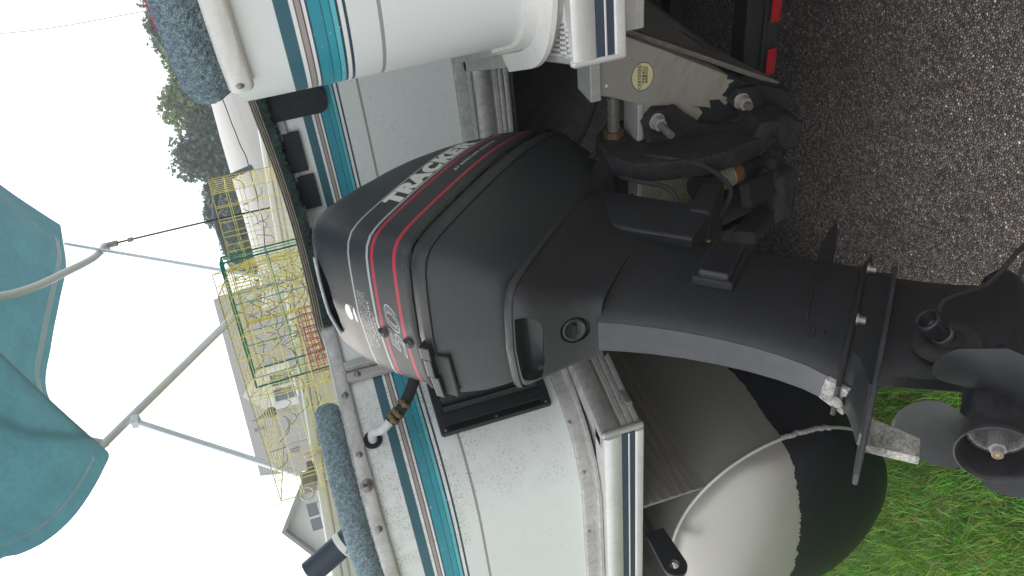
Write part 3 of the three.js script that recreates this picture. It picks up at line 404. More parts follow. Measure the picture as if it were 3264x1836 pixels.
// arc position on the texture of a point on the side (a) or stern (s)
const arcOf = (a, s) => { let best = 9, r = 0; for (let i = 0; i < OUT.length; i++) { const d = Math.hypot(OUT[i][0] - a, OUT[i][1] - s); if (d < best) { best = d; r = OUTARC[i]; } } return r; };
{ // upper cowl
  const U0 = .787; const top = T => T;
  const TOP = [[-.49, .80], [-.45, .845], [-.36, .903], [-.30, .932], [-.24, .960], [-.13, .999], [-.06, 1.018], [.03, 1.036], [.10, 1.044], [.17, 1.051], [.241, 1.052]];
  const rings = [], hs = [];
  const H = [0, .03, .06, .12, .2, .3, .4, .5, .6, .68, .75, .81, .86, .9, .935, .96, .98, .992, 1];
  const INR = [[0, 0], [.4, .003], [.69, .014], [.9, .031], [.965, .040], [1, .052]], INS = [[0, 0], [.4, .003], [.7, .01], [.9, .019], [.965, .024], [1, .034]];
  for (const h of H) { const kr = interp(INR, h), ks = interp(INS, h); rings.push(OUT.map(([a, s]) => { const u = U0 + h * (interp(TOP, a) - U0), inw = Math.min(1, Math.abs(s) / .04); return V(s - Math.sign(s) * ks * inw * (a < -.35 ? .7 : 1), u, a > 0 ? a - kr * Math.min(1, a / .2) : a < -.3 ? a + ks * .6 * Math.min(1, (-.3 - a) / .15) : a); })); }
  { const last = rings[rings.length - 1]; for (const [q, dy] of [[.85, .004], [.5, .009], [.12, .011]]) rings.push(last.map(p => V(p.x * q, p.y * 1 + dy, -.1 + (p.z + .1) * (q * .5 + .5)))); }
  const W = 2048, Hh = 512, uLo = .78, uHi = 1.09; const map = canv(W, Hh, (c) => {
    const X = s => s / PER * W, Y = u => (uHi - u) / (uHi - uLo) * Hh, r = mulberry(201), ppx = W / PER, ppy = Hh / (uHi - uLo);
    c.fillStyle = '#292b2e'; c.fillRect(0, 0, W, Hh);
    for (let k = 0; k < 5000; k++) { c.fillStyle = r() < .5 ? `rgba(70,73,78,${.14 * r()})` : `rgba(24,24,26,${.2 * r()})`; c.fillRect(r() * W, r() * Hh, 2 + 10 * r(), 1 + 3 * r()); }
    const line = (u, w, col) => { c.fillStyle = col; c.fillRect(X(.06), Y(u + w / 2), W - 2 * X(.06), w * ppy); };
    line(.9305, .0045, '#9b9da0'); line(.884, .005, '#a3a5a8'); line(.8725, .0064, '#ad2139'); line(.8225, .0072, '#b0223a');
    for (let k = 0; k < 260; k++) { c.fillStyle = 'rgba(41,43,46,.9)'; const u = [.9305, .884, .8725, .8225][k % 4]; c.fillRect(X(r() * PER), Y(u + (r() < .5 ? .004 : -.003)), 1 + 5 * r(), 1 + 2 * r()); }
    // side lettering, starboard and port
    const text = (str, s0, s1, u0, u1, font, fill, stroke, skew = 0, bold = 0) => { c.save(); c.translate(X(s0), Y(u0)); c.transform(1, 0, -skew, 1, 0, 0); c.font = font; c.textBaseline = 'alphabetic'; const m = c.measureText(str); const asc = m.actualBoundingBoxAscent, wid = m.width; c.scale((X(s1) - X(s0)) / wid, (u1 - u0) * ppy / asc); if (fill) { c.fillStyle = fill; c.fillText(str, 0, 0); if (bold) { c.lineWidth = bold; c.strokeStyle = fill; c.strokeText(str, 0, 0); } } if (stroke) { c.strokeStyle = stroke; c.lineWidth = 2.2; c.strokeText(str, 0, 0); } c.restore(); };
    const S = (a, sg) => arcOf(a, sg * interp(HALF.slice(1, 8).map(p => [p[0], p[1]]), a));
    const heavy = 'bold 100px sans-serif';
    for (const [s0, s1] of [[S(.085, 1), S(-.238, 1)], [S(-.238, -1), S(.085, -1)]]) { text('TRACKER', s0, s1, .8905, .9265, heavy, '#e2dfd8', null, .12, 9); }
    for (const [s0, s1] of [[S(-.08, 1), S(-.27, 1)], [S(-.27, -1), S(-.08, -1)]]) text('BY MERCURY MARINE', s0, s1, .8465, .8545, heavy, '#c2bfba', null, .2);
    // stern: worn outline lettering, oval badge and horsepower
    const C = arcOf(.241, 0); text('TRACKER', C - .10, C + .066, .905, .924, heavy, null, '#c9cbcd', .25); text('BY MERCURY', C - .085, C + .05, .8975, .902, heavy, '#b9bbbd', null, .2); text('MARINE', C - .06, C + .02, .8895, .8935, heavy, '#b0b2b4', null, .2);
    for (let k = 0; k < 240; k++) { c.fillStyle = '#292b2e'; c.fillRect(X(C - .11 + .18 * r()), Y(.888 + .038 * r()), 2 + 6 * r(), 1 + 3 * r()); }
    c.fillStyle = '#e6e6e4'; c.beginPath(); c.ellipse(X(C - .006), Y(.9585), .027 * ppx, .0085 * ppy, 0, 0, 7); c.fill(); c.beginPath(); c.ellipse(X(C - .008), Y(.942), .025 * ppx, .003 * ppy, 0, 0, 7); c.fill(); c.fillStyle = '#b9bbbd'; c.fillRect(X(C + .012), Y(.952), .01 * ppx, 2); c.fillRect(X(C + .012), Y(.949), .008 * ppx, 2);
    c.lineJoin = 'round'; text('50', C - .098, C + .034, .832, .861, 'italic bold 100px sans-serif', '#5c5f63', '#b4b6b8', .2);
    for (let k = 0; k < 160; k++) { c.fillStyle = '#292b2e'; c.fillRect(X(C - .10 + .14 * r()), Y(.83 + .033 * r()), 1 + 4 * r(), 1 + 2 * r()); }
    // pollen and dust grains along the seam
    for (let k = 0; k < 9000; k++) { const u = .786 + .024 * r() * r(), s = PER * (.25 + .6 * r()); if (fbm(s * 12, 3, 3) < -.05) continue; c.fillStyle = `rgba(${165 + 40 * r() | 0},${150 + 30 * r() | 0},${105 + 20 * r() | 0},${.5 * r()})`; c.fillRect(X(s), Y(u), 1 + 2 * r(), 1 + 1.5 * r()); }
    for (let k = 0; k < 500; k++) { c.fillStyle = `rgba(190,188,180,${.4 * r()})`; c.fillRect(r() * W, r() * Hh, 1, 1); }
  });
  map.anisotropy = 16;
  const g0 = loft(rings, { capS: true, capE: true, uvf: (i, j, p) => [OUTARC[j] / PER, (p.y - uLo) / (uHi - uLo)] });
  const slot = new THREE.Shape(); slot.moveTo(.098, 1.028); slot.quadraticCurveTo(.03, 1.034, -.05, 1.031); slot.quadraticCurveTo(-.082, 1.024, -.092, 1.006); slot.quadraticCurveTo(-.06, 1.0015, -.01, 1.002); slot.quadraticCurveTo(.035, 1.003, .05, 1.008); slot.quadraticCurveTo(.08, 1.018, .098, 1.028);
  const sg = new THREE.ExtrudeGeometry(slot, { depth: .14, bevelEnabled: false, curveSegments: 12 }); sg.translate(0, 0, .15); { const p = sg.attributes.position; for (let i = 0; i < p.count; i++) p.setZ(i, p.getZ(i) - p.getX(i) ** 2 * .9); }
  const g = toCreasedNormals(carve(g0, [sg], [.002, .02]), .55);
  const cowl = mm(motor, 'cowl', g, std({ map, roughness: .5, bumpMap: rep(bumpTex, 8, 3), bumpScale: .0004 }), 'black cowl with red and grey pinstripes lettered TRACKER and 50');
  // rim steps above the seam
  mm(cowl, 'cowl_lip', loft([ringAt(.786, 1.012, .245, -.497), ringAt(.789, 1.02, .2475, -.50), ringAt(.797, 1.02, .2475, -.50), ringAt(.7995, 1.004, .2425, -.492)], { capS: false, capE: false, crease: .7 }), M.blackPlastic);
  // stern screws
  for (const [s, u] of [[-.026, .8735], [-.038, .818]]) { const o = V(s, u, .2405); mm(cowl, 'screw', lathe([[0, .002], [.002, .006], [.006, .005], [.0085, .002], [.012, .0015], [.0125, 0]], o, V(0, 0, 1), 18), M.ventBlack); }
  // lifting grip under the top edge: a hollow with a worn light rim
  const rp = []; for (let k = 0; k <= 16; k++) { const t = k / 16, s = .1 - .19 * t, u = 1.0315 - (t > .75 ? (t - .75) * .085 : 0); rp.push(V(s, u, .241 - interp(INR, (u - .787) / .265) - s * s * .55 + .001)); }
  mm(cowl, 'grip_rim', tube(rp, .0036, 40, 8), std({ map: rep(grainTex([168, 170, 172], .4, .02, [60, 60, 60], 35), 3), roughness: .5 }), 'worn light rim of the lifting grip');
}
{ // lower cowl
  const L = [[.6, .70, .185, -.34], [.612, .74, .198, -.36], [.63, .79, .208, -.385], [.65, .85, .216, -.41], [.68, .915, .228, -.44], [.71, .955, .238, -.46], [.735, .98, .245, -.475], [.748, .99, .2475, -.482], [.7495, 1.008, .2515, -.49], [.766, 1.012, .253, -.494], [.768, 1.0, .249, -.49], [.781, 1.0, .246, -.49]];
  const rings = L.map(([u, f, r, fr]) => ringAt(u, f, r, fr)); rings.forEach((R, i) => { if (i < 2) R.forEach(p => { p.y += 0; }); });
  const map = canv(2048, 512, (c, W, H) => { const r = mulberry(211); c.fillStyle = '#292b2d'; c.fillRect(0, 0, W, H); for (let k = 0; k < 3000; k++) { c.fillStyle = r() < .5 ? `rgba(90,90,88,${.1 * r()})` : `rgba(22,22,24,${.15 * r()})`; c.fillRect(r() * W, r() * H, 2 + 9 * r(), 1 + 3 * r()); }
    for (let k = 0; k < 9000; k++) { const u = r(), y = r(); const band = (Math.abs(y - .13) < .05) || (u > .26 && u < .45 && y > .25) || y > .93; if (!band && r() > .15) continue; if (fbm(u * 30, y * 6, 3) < .05) continue; c.fillStyle = `rgba(${150 + 30 * r() | 0},${136 + 30 * r() | 0},${104 + 20 * r() | 0},${.42 * r()})`; c.fillRect(u * W, y * H, 1 + 3 * r(), 1 + 1.5 * r()); } for (let k = 0; k < 700; k++) { c.fillStyle = `rgba(170,166,156,${.4 * r()})`; c.fillRect(r() * W, r() * H, 1 + r(), 1); } });
  const lc = mm(motor, 'lower_cowl', loft(rings, { uvf: (i, j, p) => [OUTARC[j] / PER, (p.y - .6) / .182], crease: .9 }), std({ map, roughness: .5, bumpMap: rep(bumpTex, 8, 3), bumpScale: .0004 }));
  mm(lc, 'seam_gasket', loft([ringAt(.780, .985, .238, -.482), ringAt(.789, .985, .238, -.482)], { capS: false, capE: false }), M.dark);
  // latch on the stern, three stepped blocks
  for (const [s0, s1, u0, u1, d] of [[-.045, -.012, .752, .776, .018], [-.098, -.047, .756, .774, .013], [-.165, -.10, .752, .772, .010]]) { const c = (s0 + s1) / 2; const g = new RoundedBoxGeometry(s1 - s0, u1 - u0, .024, 2, .003); g.rotateY(c * 1.1); g.translate(c, (u0 + u1) / 2, .2465 - c * c * .75 + d * .5); mm(lc, 'latch', g, M.ventBlack); }
  { const g = new RoundedBoxGeometry(.12, .03, .012, 2, .004); g.rotateY(-.1); g.translate(-.10, .737, .2385); mm(lc, 'latch', g, M.blackMetal); }
}
{ // skirt below the cowl, with hand tray and round plug
  const L = [[.452, .40, .134, -.20], [.47, .41, .143, -.205], [.50, .45, .166, -.225], [.53, .51, .19, -.25], [.555, .575, .21, -.275], [.58, .64, .226, -.30], [.594, .68, .2265, -.32], [.603, .685, .222, -.325]];
  const body = loft(L.map(([u, f, r, fr]) => ringAt(u, f, r, fr)));
  const sh = new THREE.Shape(); sh.moveTo(.07, .586); sh.lineTo(-.082, .584); sh.quadraticCurveTo(-.10, .57, -.086, .552); sh.quadraticCurveTo(0, .532, .05, .544); sh.quadraticCurveTo(.078, .56, .07, .586);
  const tray = new THREE.ExtrudeGeometry(sh, { depth: .08, bevelEnabled: true, bevelSize: .012, bevelThickness: .016, bevelOffset: -.012, bevelSegments: 4, curveSegments: 10 }); { const p = tray.attributes.position; for (let i = 0; i < p.count; i++) p.setZ(i, p.getZ(i) + .205 - p.getX(i) ** 2 * 1.5 - (.59 - p.getY(i)) * .45); tray.computeVertexNormals(); }
  const pn = V(.18, -.62, .78).normalize(), po = V(.02, .492, .1605); const hole = lathe([[0, -.012], [.0285, -.012], [.031, .03], [0, .03]], po, pn, 36);
  const sk = mm(motor, 'skirt', toCreasedNormals(carve(body, [tray, hole]), .6), M.blackPlastic);
  mm(sk, 'skirt_lip', loft([ringAt(.59, .69, .2285, -.325), ringAt(.6, .705, .231, -.33), ringAt(.6045, .70, .229, -.328)], { capS: false, capE: false, crease: .8 }), M.blackPlastic);
  const n = pn, o = po.clone().addScaledVector(pn, -.011); const pl = mm(sk, 'plug', lathe([[0, .003], [.015, .003], [.017, .007], [.021, .008], [.024, .006], [.026, 0]], o, n, 30), M.ventBlack); mm(pl, 'plug_slot', (() => { const g = new RoundedBoxGeometry(.022, .009, .006, 1, .002); g.applyQuaternion(new THREE.Quaternion().setFromUnitVectors(V(0, 0, 1), n)); g.translate(o.x + n.x * .006, o.y + n.y * .006, o.z + n.z * .006); return g; })(), M.dark);
}
{ // drive shaft housing: flat stern face, lens shaped plan
  const legRing = (u, rear, front, w, wr) => { const half = [[front, 0], [front + .008, w * .42], [front + .05, w * .8], [front + .13, w], [rear - .07, w * .98], [rear - .022, wr + .013], [rear - .006, wr + .004], [rear, wr - .004], [rear, 0]]; const o = []; half.slice(0, -1).forEach(p => o.push(V(-p[1], u, p[0]))); half.slice().reverse().slice(0, -1).forEach(p => o.push(V(p[1], u, p[0]))); return o.map(v => v); };
  const L = [[.008, .155, -.193, .052, .028], [.03, .146, -.194, .052, .029], [.05, .137, -.195, .053, .03], [.085, .124, -.194, .054, .031], [.13, .115, -.19, .055, .032], [.18, .11, -.186, .056, .033], [.24, .109, -.181, .057, .034], [.30, .112, -.178, .058, .035], [.36, .119, -.178, .06, .036], [.41, .128, -.18, .063, .037], [.455, .139, -.19, .068, .038]];
  const leg = mm(motor, 'leg', loft(L.map(a => legRing(...a)), { crease: .8, uvf: (i, j, p) => [p.z * 3, p.y * 3] }), M.blackMetal);
  // stern strip: sky reflection painted in as a lighter grey
  const strip = (s) => L.map(([u, rear]) => u > .02 ? V(s * interp([[0, .026], [.455, .034]], u), u, rear + .0006) : V(s * .026, u, rear + .0006));
  { const A = strip(1), B = strip(-1), pos = [], idx = [], uv = []; A.forEach((a, i) => { pos.push(a.x, a.y, a.z, B[i].x, B[i].y, B[i].z); uv.push(0, a.y * 4, .3, a.y * 4); if (i) idx.push(2 * i - 2, 2 * i - 1, 2 * i, 2 * i - 1, 2 * i + 1, 2 * i); }); const g = new THREE.BufferGeometry(); g.setAttribute('position', new THREE.Float32BufferAttribute(pos, 3)); g.setAttribute('uv', new THREE.Float32BufferAttribute(uv, 2)); g.setIndex(idx.reverse()); g.computeVertexNormals(); mm(leg, 'stern_sheen', g, std({ map: rep(grainTex([52, 54, 58], .16, .004, [170, 170, 168], 36), 1.5), roughness: .36 }), 'stern edge painted lighter grey as sky sheen, with pale specks'); }
  // raised exhaust band and ridge near the foot
  const ridge = [[-.19, .115], [-.10, .112], [0, .105], [.085, .097]].map(([a, u]) => V(interp([[-.19, .02], [-.10, .05], [0, .0555], [.085, .042]], a), u, a)); mm(leg, 'ridge', tube(ridge, .0032, 30, 6), M.blackMetal);
  for (let k = 0; k < 3; k++) { const g = new RoundedBoxGeometry(.004, .0085, .026, 1, .002); g.rotateY(-.35); g.translate(.0505, .088 - k * .0155, .066 + k * .002); mm(leg, 'drain_slot', g, M.dark); }
  mm(leg, 'anode', (() => { const g = ext([[-.028, 0], [.028, 0], [.028, .042], [-.02, .048]], 0, .012, .002); g.rotateX(-.45); g.translate(0, .008, .155); return g; })(), M.oxide, 'pale grey anode block on the stern foot');
  mm(leg, 'anode_button', lathe([[0, .005], [.009, .004], [.0115, 0]], V(.0, .026, .1665), V(0, .45, 1), 20), M.aluMill);
  // flange and splash plates
  const plate = (pts, u, t, r = .002) => { const g = ext(pts, 0, t, Math.min(r, t * .4)); const p = g.attributes.position; for (let i = 0; i < p.count; i++) p.setXYZ(i, p.getX(i), u + p.getZ(i), p.getY(i)); g.computeVertexNormals(); return toCreasedNormals(g, .5); };
  const sym = h => [...h.map(p => [p[0], p[1]]), ...h.slice().reverse().map(p => [-p[0], p[1]])];
  mm(leg, 'flange', plate(sym([[.02, -.2], [.055, -.13], [.066, 0], [.058, .1], [.034, .165]]), .024, .009), M.blackMetal);
  const wedge = (pts, w) => { const sh = new THREE.Shape(pts.map(p => new THREE.Vector2(p[0], p[1]))); const g = new THREE.ExtrudeGeometry(sh, { depth: w, bevelEnabled: true, bevelSize: .0015, bevelThickness: .003, bevelSegments: 2 }); g.translate(0, 0, -w / 2); g.rotateY(-Math.PI / 2); return g; };
  mm(leg, 'splash_plate', wedge([[-.18, .118], [-.25, .116], [-.30, .111], [-.338, .1], [-.30, .095], [-.25, .091], [-.18, .088]], .03), M.blackMetal); mm(leg, 'splash_plate', wedge([[-.17, .034], [-.21, .032], [-.248, .022], [-.21, .014], [-.17, .01]], .02), M.blackMetal);
  // gear case
  const gear = mm(motor, 'gear_case', loft([[-.40, .0, -.10, .004], [-.34, .03, -.15, .007], [-.29, .045, -.19, .02], [-.25, .055, -.205, .045], [-.205, .06, -.21, .052], [-.165, .06, -.205, .048], [-.13, .07, -.198, .044], [-.08, .082, -.19, .044], [-.031, .092, -.185, .046]].map(([u, r, f, w]) => legRing(u, r, f, w, w * .35)), { crease: .5, uvf: (i, j, p) => [p.z * 3, p.y * 3] }), M.blackMetal);
  mm(gear, 'gear_case_shoulder', loft([[-.024, .24, -.19, .058], [-.016, .235, -.19, .0575], [-.006, .205, -.19, .056], [.006, .176, -.188, .055], [.024, .158, -.186, .054]].map(([u, r, f, w]) => legRing(u, r, f, w, w * .3)), { crease: .5, uvf: (i, j, p) => [p.z * 3, p.y * 3] }), M.blackMetal);
  const torp = [[.001, -.275], [.02, -.265], [.036, -.235], [.046, -.18], [.05, -.1], [.05, .04], [.046, .062]]; { const g = lathe(torp, V(0, -.213, 0), V(0, 0, 1), 36); mm(gear, 'bullet', g, M.blackMetal); }
  mm(gear, 'cavitation_plate', plate(sym([[.03, -.2], [.06, -.16], [.082, -.08], [.092, .05], [.09, .15], [.07, .24], [.035, .30], [.012, .32]]), -.028, .008, .003), std({ map: rep(grainTex([50, 52, 55], .35, .01, [150, 150, 148], 37), 4), roughness: .5 }));
  // bolts between flange and plate
  for (const [s, a] of [[.045, -.155], [.058, .015], [-.058, .015]]) mm(gear, 'bolt', merge([hexPrism(V(s, .008, a), V(s, .0235, a), .0085), rod(V(s, .0195, a), V(s, .0238, a), .012)]), M.steel);
  // trim tab
  const tab = new THREE.Shape(); tab.moveTo(.192, -.03); tab.lineTo(.252, -.03); tab.lineTo(.25, -.104); tab.lineTo(.212, -.102); const tg = new THREE.ExtrudeGeometry(tab, { depth: .011, bevelEnabled: true, bevelSize: .002, bevelThickness: .003, bevelSegments: 2 }); tg.translate(0, 0, -.0055); tg.rotateY(-Math.PI / 2); tg.rotateY(0); mm(gear, 'trim_tab', (() => { const p = tg.attributes.position; return tg; })(), std({ map: rep(grainTex([150, 148, 140], .55, .05, [60, 62, 62], 38), 7), roughness: .85, bumpMap: rep(bumpTex, 6), bumpScale: .002 }), 'pitted pale grey trim tab');
  // propeller
  const prop = mm(motor, 'propeller', (() => { const prof = [[.036, .055], [.05, .058], [.054, .07], [.0555, .16], [.06, .19], [.061, .2], [.0575, .2015], [.053, .19], [.049, .15], [.049, .08], [.036, .078]]; return lathe(prof, V(0, -.213, 0), V(0, 0, 1), 44); })(), std({ map: rep(grainTex([44, 43, 45], .5, .03, [130, 122, 112], 39), 3), roughness: .5 }), 'black three-bladed propeller');
  const hubM = M.greasy; mm(prop, 'inner_hub', lathe([[.0, .165], [.014, .165], [.016, .15], [.03, .148], [.033, .143], [.033, .10], [.0, .10]], V(0, -.213, 0), V(0, 0, 1), 30), std({ map: rep(grainTex([88, 90, 92], .4, .05, [40, 40, 40], 40), 5), roughness: .7 })); mm(prop, 'hub_ring', lathe([[.036, .1], [.037, .15], [.0475, .152], [.0485, .1]], V(0, -.213, 0), V(0, 0, 1), 30), M.oxide);
  mm(prop, 'prop_nut', merge([hexPrism(V(0, -.213, .16), V(0, -.213, .188), .0135), rod(V(0, -.213, .188), V(0, -.213, .2), .0085)]), M.oxide); mm(prop, 'nut_tip', lathe([[.003, .2], [.0075, .2005], [.0085, .199]], V(0, -.213, 0), V(0, 0, 1), 16), M.brass);
  for (const [s] of [[1], [-1]]) mm(prop, 'locking_tab', box(s * .021 - .004, s * .021 + .004, -.213 - .005, -.213 + .005, .148, .153, .001), M.oxide);
  for (let b = 0; b < 3; b++) { const th0 = (122 + b * 120) * Math.PI / 180, nr = 14, nt = 22, pos = [], idx = [], uv = []; const th = (i, j) => 0;
    for (const sd of [0, 1]) for (let i = 0; i <= nr; i++) for (let j = 0; j <= nt; j++) { const t = i / nr, r = .05 + .112 * t; const half = (54 + 14 * Math.sin(Math.PI * Math.min(1, t * 1.05))) * Math.sqrt(Math.max(0, 1 - Math.pow(t, 3.2))) * Math.PI / 180; const ph = (j / nt * 2 - 1) * half; const ang = th0 + ph + .12 * t; const a = .125 - ph * .03 + .012 * t + (sd ? -1 : 1) * .0032 * (1 - .6 * t) * (1 - Math.pow(Math.abs(j / nt * 2 - 1), 4)); pos.push(r * Math.cos(ang), -.213 + r * Math.sin(ang), a); uv.push(i / nr, j / nt); }
    const S1 = (nr + 1) * (nt + 1); for (let i = 0; i < nr; i++) for (let j = 0; j < nt; j++) { const a = i * (nt + 1) + j, b2 = a + 1, c = a + nt + 1, d = c + 1; idx.push(a, c, b2, b2, c, d, S1 + a, S1 + b2, S1 + c, S1 + b2, S1 + d, S1 + c); }
    const g = new THREE.BufferGeometry(); g.setAttribute('position', new THREE.Float32BufferAttribute(pos, 3)); g.setAttribute('uv', new THREE.Float32BufferAttribute(uv, 2)); g.setIndex(idx); g.computeVertexNormals(); mm(prop, 'blade', g, std({ map: rep(grainTex([36, 36, 41], .25, .004, [120, 112, 104], 42), 1.3), roughness: .45, side: THREE.DoubleSide })); }
  // lower mount cover on the starboard side
  mm(leg, 'mount_cover', (() => { const g = new RoundedBoxGeometry(.03, .062, .135, 3, .008); g.rotateY(.14); g.translate(.062, .28, -.07); return g; })(), M.ventBlack); mm(leg, 'mount_cover', (() => { const g = new RoundedBoxGeometry(.02, .08, .15, 2, .006); g.rotateY(.14); g.translate(.054, .28, -.07); return g; })(), M.blackMetal);
  mm(leg, 'screw', lathe([[0, .004], [.005, .003], [.006, 0]], V(.045, .325, -.155), V(1, .2, -.3), 12), M.brass);
}
{ // swivel bracket in the motor frame
  const sw = mm(motor, 'swivel_bracket', (() => { const pts = [[-.235, .36], [-.205, .345], [-.125, .355], [-.12, .56], [-.165, .6], [-.235, .6]]; const s = new THREE.Shape(pts.map(p => new THREE.Vector2(p[0], p[1]))); const g = new THREE.ExtrudeGeometry(s, { depth: .13, bevelEnabled: true, bevelSize: .006, bevelThickness: .006, bevelSegments: 2 }); g.translate(0, 0, -.065); g.rotateY(-Math.PI / 2); return g; })(), M.blackMetal);
  mm(sw, 'swivel_tube', rod(V(0, .365, -.235), V(0, .62, -.235), .045, .045, 24), M.blackMetal);
  mm(sw, 'swivel_arm', (() => { const g = new RoundedBoxGeometry(.15, .05, .12, 2, .01); g.translate(0, .36, -.27); return g; })(), M.blackMetal);
  mm(sw, 'swivel_arm', (() => { const g = new RoundedBoxGeometry(.17, .055, .16, 2, .014); g.translate(0, .605, -.30); return g; })(), M.greasy);
}
const lumpy = (g, amp) => { g = mergeVertices(clean(g)); let t = g.index.array, P = g.attributes.position; const tri = []; const v = i => V(P.getX(i), P.getY(i), P.getZ(i)); const split = (a, b, c, d) => { const L = Math.max(a.distanceTo(b), b.distanceTo(c), c.distanceTo(a)); if (L < .016 || d > 6) { tri.push(a, b, c); return; } if (a.distanceTo(b) >= L - 1e-9) { const m = a.clone().lerp(b, .5); split(a, m, c, d + 1); split(m, b, c, d + 1); } else if (b.distanceTo(c) >= L - 1e-9) { const m = b.clone().lerp(c, .5); split(a, b, m, d + 1); split(a, m, c, d + 1); } else { const m = c.clone().lerp(a, .5); split(a, b, m, d + 1); split(m, b, c, d + 1); } }; for (let i = 0; i < t.length; i += 3) split(v(t[i]), v(t[i + 1]), v(t[i + 2]), 0); const pos = [], uv = []; for (const p of tri) { const k = 38, q = amp * (noise3(p.x * k, p.y * k, p.z * k) + .6 * noise3(p.x * k * 2.3, p.y * k * 2.3, p.z * k * 2.3)), w = amp * noise3(p.z * k, p.x * k, p.y * k + 9); pos.push(p.x + q, p.y + w, p.z + q * .7 - w * .5); uv.push(p.x + p.z, p.y); } const o = new THREE.BufferGeometry(); o.setAttribute('position', new THREE.Float32BufferAttribute(pos, 3)); o.setAttribute('uv', new THREE.Float32BufferAttribute(uv, 2)); o.computeVertexNormals(); return toCreasedNormals(o, .9); };
{ // clamp brackets on the transom (world frame, fixed), drawn in the z-y plane
  const prof = [[-1.66, .83], [-1.62, .875], [-1.53, .885], [-1.47, .85], [-1.445, .78], [-1.43, .70], [-1.435, .63], [-1.45, .57], [-1.475, .51], [-1.53, .49], [-1.556, .51], [-1.556, .81], [-1.635, .812], [-1.66, .80]];
  for (const x of [-.985, -1.195]) { const s = new THREE.Shape(prof.map(p => new THREE.Vector2(-p[0], p[1]))); const g = new THREE.ExtrudeGeometry(s, { depth: .034, bevelEnabled: true, bevelSize: .006, bevelThickness: .006, bevelSegments: 3, curveSegments: 8 }); g.rotateY(Math.PI / 2); g.translate(x, 0, 0); part(motor, 'clamp_bracket', lumpy(g, .0016), M.greasy); }
  // bolting flange with corroded bolts on the starboard side
  const fl = part(motor, 'bracket_flange', (() => { const g = ext([[-.99, .79], [-.93, .79], [-.895, .80], [-.868, .775], [-.875, .72], [-.93, .66], [-.95, .60], [-.935, .56], [-.895, .59], [-.868, .57], [-.87, .525], [-.93, .50], [-.99, .47]].reverse(), -1.5605, -1.535, .006); return lumpy(g, .0014); })(), M.greasy);
  for (const [x, y, L] of [[-.896, .768, .07], [-.895, .562, .035]]) { const b = part(fl, 'bolt', merge([rod(V(x, y, -1.54), V(x, y, -1.535 + L), .0085), lathe([[0, L - .001], [.006, L], [.0085, L - .003]], V(x, y, -1.535), V(0, 0, 1), 12)]), M.steel); part(b, 'nut', merge([hexPrism(V(x, y, -1.536), V(x, y, -1.516), .0155), lathe([[.0, .003], [.018, .003], [.02, 0]], V(x, y, -1.537), V(0, 0, 1), 18)]), M.oxide, 'nut crusted with white corrosion'); }
  part(motor, 'bracket_foot', (() => { const g = ext([[-1.0, .455], [-.935, .455], [-.915, .49], [-.92, .55], [-.95, .57], [-1.0, .56]], -1.54, -1.45, .012); const p = g.attributes.position; for (let i = 0; i < p.count; i++) { const q = .006 * noise3(p.getX(i) * 40, p.getY(i) * 40, p.getZ(i) * 40); p.setXYZ(i, p.getX(i) + q, p.getY(i) + q, p.getZ(i) + q); } return lumpy(g, .004); })(), M.greasy);
  part(motor, 'bracket_brace', rod(V(-1.21, .53, -1.46), V(-.95, .53, -1.46), .018), M.greasy); part(motor, 'tilt_tube', rod(V(-1.24, .845, -1.575), V(-.94, .845, -1.575), .024, .024, 20), M.greasy);
  // trim cylinder with its paper label
  const c0 = V(-1.035, .50, -1.50), c1 = V(-1.035, .70, -1.448), ax = c1.clone().sub(c0).normalize(); const cy = part(motor, 'tilt_cylinder', merge([rod(c0, c1, .027, .027, 26), lathe([[0, .012], [.02, .012], [.027, 0]], c1, ax, 22)]), M.blackMetal);
  const lab = canv(256, 256, (c, W, H) => { c.fillStyle = '#7d4f26'; c.fillRect(0, 0, W, H); c.fillStyle = '#2a2622'; c.fillRect(0, 0, W, 26); c.fillStyle = '#a39d8c'; c.fillRect(0, 40, W, 130); c.fillStyle = '#3b362f'; for (let k = 0; k < 7; k++) c.fillRect(14, 54 + k * 15, 90 + (k * 37) % 90, 6); c.fillRect(180, 60, 60, 80); const r = mulberry(5); for (let k = 0; k < 1500; k++) { c.fillStyle = `rgba(34,28,22,${.6 * r()})`; c.fillRect(r() * W, r() * H, 5 * r(), 5 * r()); } });
  const lg = new THREE.CylinderGeometry(.0276, .0276, .07, 24, 1, true, -.4, 2.6); lg.applyQuaternion(new THREE.Quaternion().setFromUnitVectors(V(0, 1, 0), ax)); const lc = c0.clone().lerp(c1, .66); lg.translate(lc.x, lc.y, lc.z); part(cy, 'label', lg, std({ map: lab, roughness: .6 }), 'small orange and white warning label');
  part(cy, 'cylinder_cap', merge([rod(c1.clone().addScaledVector(ax, -.004), c1.clone().addScaledVector(ax, .016), .0295, .0295, 22), rod(c1.clone().addScaledVector(ax, .014).add(V(.012, 0, .008)), c1.clone().addScaledVector(ax, .026).add(V(.012, 0, .008)), .008)]), M.greasy);
  part(motor, 'tilt_cylinder', rod(V(-1.11, .50, -1.48), V(-1.11, .74, -1.42), .03, .03, 20), M.greasy); part(motor, 'lower_yoke', (() => { const g = new RoundedBoxGeometry(.13, .07, .07, 2, .02); g.rotateX(.3); g.translate(-1.08, .525, -1.42); return lumpy(g, .0025); })(), M.greasy);
  // beige block seen between the brackets, and cables
  part(motor, 'backing_plate', box(-1.17, -1.0, .62, .78, -1.5595, -1.556, .001), std({ map: rep(grainTex([140, 134, 112], .3, .01, [70, 60, 44], 43), 4), roughness: .8 }));
